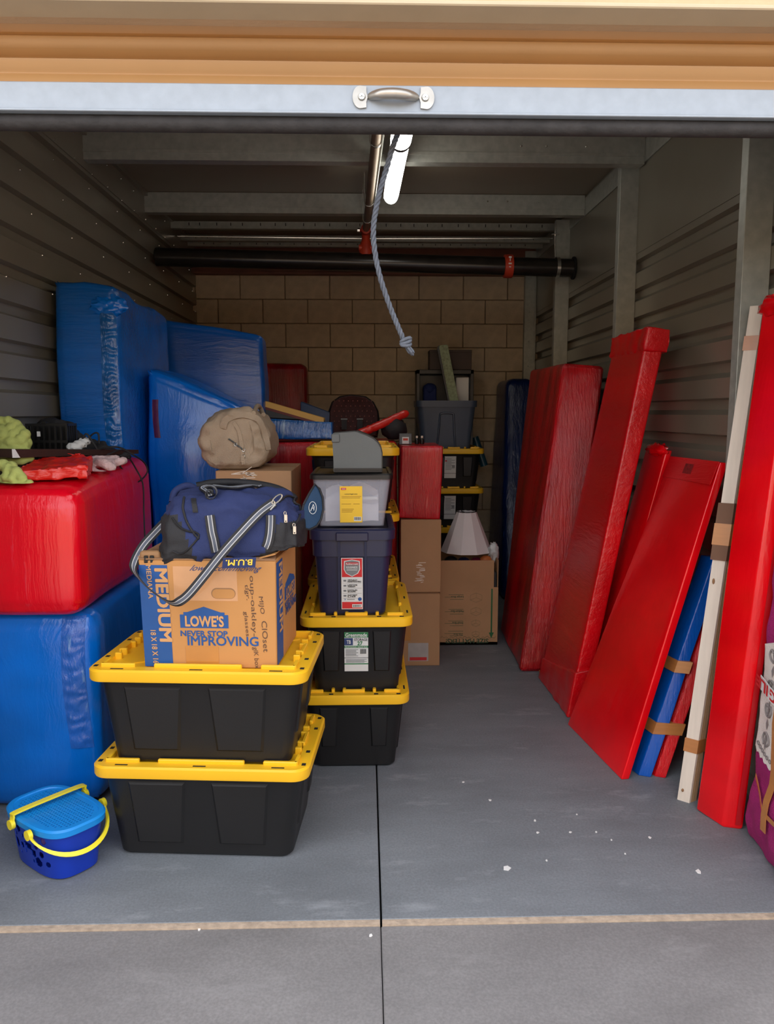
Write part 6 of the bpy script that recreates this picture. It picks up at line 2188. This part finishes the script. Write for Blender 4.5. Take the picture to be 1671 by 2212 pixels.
# bundle of bed slats
SL = thing('bed_slats', 'bundle of pale wooden bed slats with tape bands and a brown sleeve', 'slats', (1.28, 2.98, 0))
b0, t0 = V((1.253, 2.978, 0)), V((1.470, 3.045, 1.955))
across = V((.030, -.036, 0))        # broad face runs towards the door
broad = V((.036, -.032, 0)); stack = V((.0095, .0055, 0))
dirv = (t0 - b0).normalized()
sl0 = None
for k in range(4):
    o_ = b0 + stack * k * 1.05
    bm = nbm()
    L_ = (t0 - b0).length - (.02 * (k % 2))
    q = [o_, o_ + broad, o_ + broad + stack * .9, o_ + stack * .9]
    loft(bm, [q, [p + dirv * L_ for p in q]])
    for f_ in bm.faces:
        f_.material_index = 0
    bm.normal_update()
    local(bm, SL)
    o = link('slat', bm, [M_wood if k == 0 else M_ply], SL)
def around(s, w, pad):
    o_ = b0 + dirv * s
    n1 = broad.normalized() * pad; n2 = stack.normalized() * pad
    q = [o_ - n1 - n2, o_ + broad + n1 - n2, o_ + broad + n1 + stack * 4.1 + n2, o_ - n1 + stack * 4.1 + n2]
    b_ = nbm(); loft(b_, [q, [p + dirv * w for p in q]]); local(b_, SL); return b_
link('tape_band', around(.205, .055, .003), M_tape, SL)
link('tape_band', around(1.80, .055, .003), M_tape, SL)
slv = link('brown_sleeve', around(.985, .225, .006), M_brownc, SL)
link('tape_band', around(1.045, .085, .008), M_tape, slv)
bm = nbm()
o_ = b0 + broad * .35 - stack.normalized() * .002
for s in (.045, .90):
    p = o_ + dirv * s
    ellipsoid(bm, p, (.005, .005, .012 if s > .5 else .007), seg=10, ring=6)
local(bm, SL); o = link('peg_holes', bm, M_card_in, SL); o['kind'] = 'stuff'
# front red panel
nb, fb = V((1.340, 2.760, 0)), V((1.290, 2.892, 0))
ntp, ftp = V((1.462, 2.70, 1.93)), V((1.432, 2.878, 1.925))
c = leaning(nb, nb + V((.068, -.02, 0)), fb, fb + V((.085, .02, 0)), ntp, ntp + V((.060, -.004, 0)), ftp, ftp + V((.065, .01, 0)))
bm = soft(c, .012, .05, .004, 3, 131, streak=(1, 1, .5))
FP = solo('wrapped_board', bm, M_redw, 'bright red film-wrapped board nearest the door, between the bed slats and the magenta bundle', 'wrapped furniture', (1.36, 2.8, 0), 60, LG)
bm = nbm(); ribbon(bm, [(nb + V((.046, -.0175, .02))).lerp(ntp + V((.041, -.006, -.03)), i / 30) + V((0, -.0045, 0)) for i in range(31)], V((.018, -.005, 0)), thick=.001)
bmesh.ops.translate(bm, vec=-V(FP.location), verts=bm.verts[:]); o = link('film_overlap', bm, mat('doubled_red_film', srgb(176, 4, 16), .3, var=.15, stretch=(4, 4, .5), coat=.3), FP); o['label'] = 'darker doubled strip of film'
bm = nbm(); ellipsoid(bm, ftp + V((.03, -.06, .0)), (.04, .11, .045), amp=.3, ns=5, seg=20, ring=12); crumple(bm, .008, 30); bmesh.ops.translate(bm, vec=-V(FP.location), verts=bm.verts[:]); link('bunched_film', bm, M_redw, FP, 60)
# magenta bundle
MB_ = thing('blanket_bundle', 'magenta and cream patterned blanket bundle strapped with tape at the right edge of the opening', 'bundle', (1.45, 2.5, 0))
c = leaning((1.375, 2.32, .0), (1.525, 2.32, 0), (1.405, 2.70, 0), (1.525, 2.70, 0), (1.438, 2.32, 1.32), (1.53, 2.32, 1.32), (1.44, 2.69, 1.30), (1.53, 2.69, 1.30))
bm = soft(c, .025, .02, .010, 7, 141)
crumple(bm, .008, 9, 4)
for v in bm.verts:
    v.co.z = max(v.co.z, .0); v.co.x = min(v.co.x, 1.535)
    if v.co.z < .24:
        v.co.x -= .022 * math.sin(min(1, v.co.z / .24) * PI) + .012 * noise.noise(v.co * 12)
bmesh.ops.recalc_face_normals(bm, faces=bm.faces[:])
mbv = BVHTree.FromBMesh(bm)
local(bm, MB_); link('blanket', bm, M_mag, MB_, 70)
def on_mb(y, z, lift):
    loc, n_, i_, d_ = mbv.ray_cast(V((0, y, z)), V((1, 0, 0)))
    return (loc if loc else V((1.42, y, z))) + V((-lift, 0, 0))
def sheet(y0, y1, zf0, zf1, lift, ny=14, nz=20):
    b_ = nbm()
    g = [[on_mb(y0 + (y1 - y0) * j / ny, zf0(j / ny) + (zf1(j / ny) - zf0(j / ny)) * i / nz, lift) for j in range(ny + 1)] for i in range(nz + 1)]
    g2 = [[p + V((.004, 0, 0)) for p in r] for r in g]
    loft(b_, g, False, False, False); loft(b_, [list(reversed(r)) for r in g2], False, False, False)
    local(b_, MB_); return b_
th_ = link('cream_throw', sheet(2.35, 2.685, lambda t: .30 + .10 * (t - .5) + .012 * abs(math.sin(t * 34)), lambda t: .80 - .12 * abs(t - .45), .007, 36), M_cream, MB_, 70)
# grey scroll and diamond motifs on the throw
bm = nbm()
def motif(yc, zc, s):
    def q(pts): prism(bm, [on_mb(yc + a * s, zc + b * s, .010) for a, b in pts], (-.0012, 0, 0))
    q([(0, -.5), (.22, 0), (0, .5), (-.22, 0)])
    for sg in (-1, 1):
        tube(bm, spline([on_mb(yc + sg * a * s, zc + b * s, .010) for a, b in ((.1, .7), (.5, .9), (.75, 1.3), (.5, 1.7), (.2, 1.5))], 4), .10 * s, 5)
        tube(bm, spline([on_mb(yc + sg * a * s, zc + b * s, .010) for a, b in ((.05, -.8), (.5, -1.0), (.7, -1.5), (.3, -1.9))], 4), .10 * s, 5)
    q([(0, .7), (.25, 1.3), (0, 2.2), (-.25, 1.3)]); q([(0, -.7), (.22, -1.4), (0, -2.4), (-.22, -1.4)])
motif(2.60, .66, .042); motif(2.60, .47, .040); motif(2.44, .58, .045)
for i in range(16):
    p = on_mb(2.37 + .019 * i, .335 + .10 * (.019 * i / .335 - .45) + .004, .010)
    tube(bm, [p + V((0, .007 * math.cos(a), .007 * math.sin(a))) for a in [2 * PI * k / 8 for k in range(9)]], .0018, 4)
local(bm, MB_); o = link('grey_motifs', bm, M_greyf, th_, 60); o['kind'] = 'stuff'
bm = nbm()
for yc, zc in ((2.58, .875),):
    for sg in (-1, 1):
        tube(bm, spline([on_mb(yc + sg * a, zc + b, .006) for a, b in ((.0, -.06), (.02, -.01), (.045, .02), (.05, .05), (.03, .06))], 4), .005, 5)
    tube(bm, [on_mb(yc, zc + b, .006) for b in (-.07, 0, .06, .10)], [.004, .009, .009, .002], 5)
local(bm, MB_); link('scroll_motif', bm, M_greyf, MB_, 60)
bm = nbm(); pts = [on_mb(2.545 - .03 * (1 - i / 14), .12 + .75 * i / 14, .014) for i in range(15)]; ribbon(bm, pts, V((0, .034, 0)), thick=.002); local(bm, MB_); link('tape_band', bm, M_tape, MB_, 60)
bm = nbm(); pts = [on_mb(2.40 + .27 * i / 10, .555 + .045 * i / 10, .018) for i in range(11)]; ribbon(bm, pts, V((0, 0, .05)), thick=.002); local(bm, MB_); fg = link('fragile_tape', bm, M_labelw, MB_, 60)
bm = nbm()
# the tape went on upside down
def ltr(s, ya, yb, w=.034):
    q = lambda y: on_mb(y, .555 + .045 * (y - 2.40) / .27, .0225)
    dd = (q(2.655) - q(2.47)) / .185
    o_ = q(2.47) + dd * (ya - 2.47) + V((0, 0, w / 2)); e_ = q(2.47) + dd * (yb - 2.47) + V((0, 0, w / 2))
    letters(bm, s, o_, e_ - o_, V((0, 0, -w)), .0005, .03)
ltr('FRAGILE', 2.41, 2.69, .038)
local(bm, MB_); link('lettering', bm, M_labelr, fg)
bm = nbm(); pts = [on_mb(2.36 + .3 * i / 10, .20 - .05 * math.sin(i * .3) + .06 * i / 10, .012) for i in range(11)]; ribbon(bm, pts, V((0, 0, .016)), thick=.002); local(bm, MB_); link('tape_band', bm, M_tape, MB_, 60)
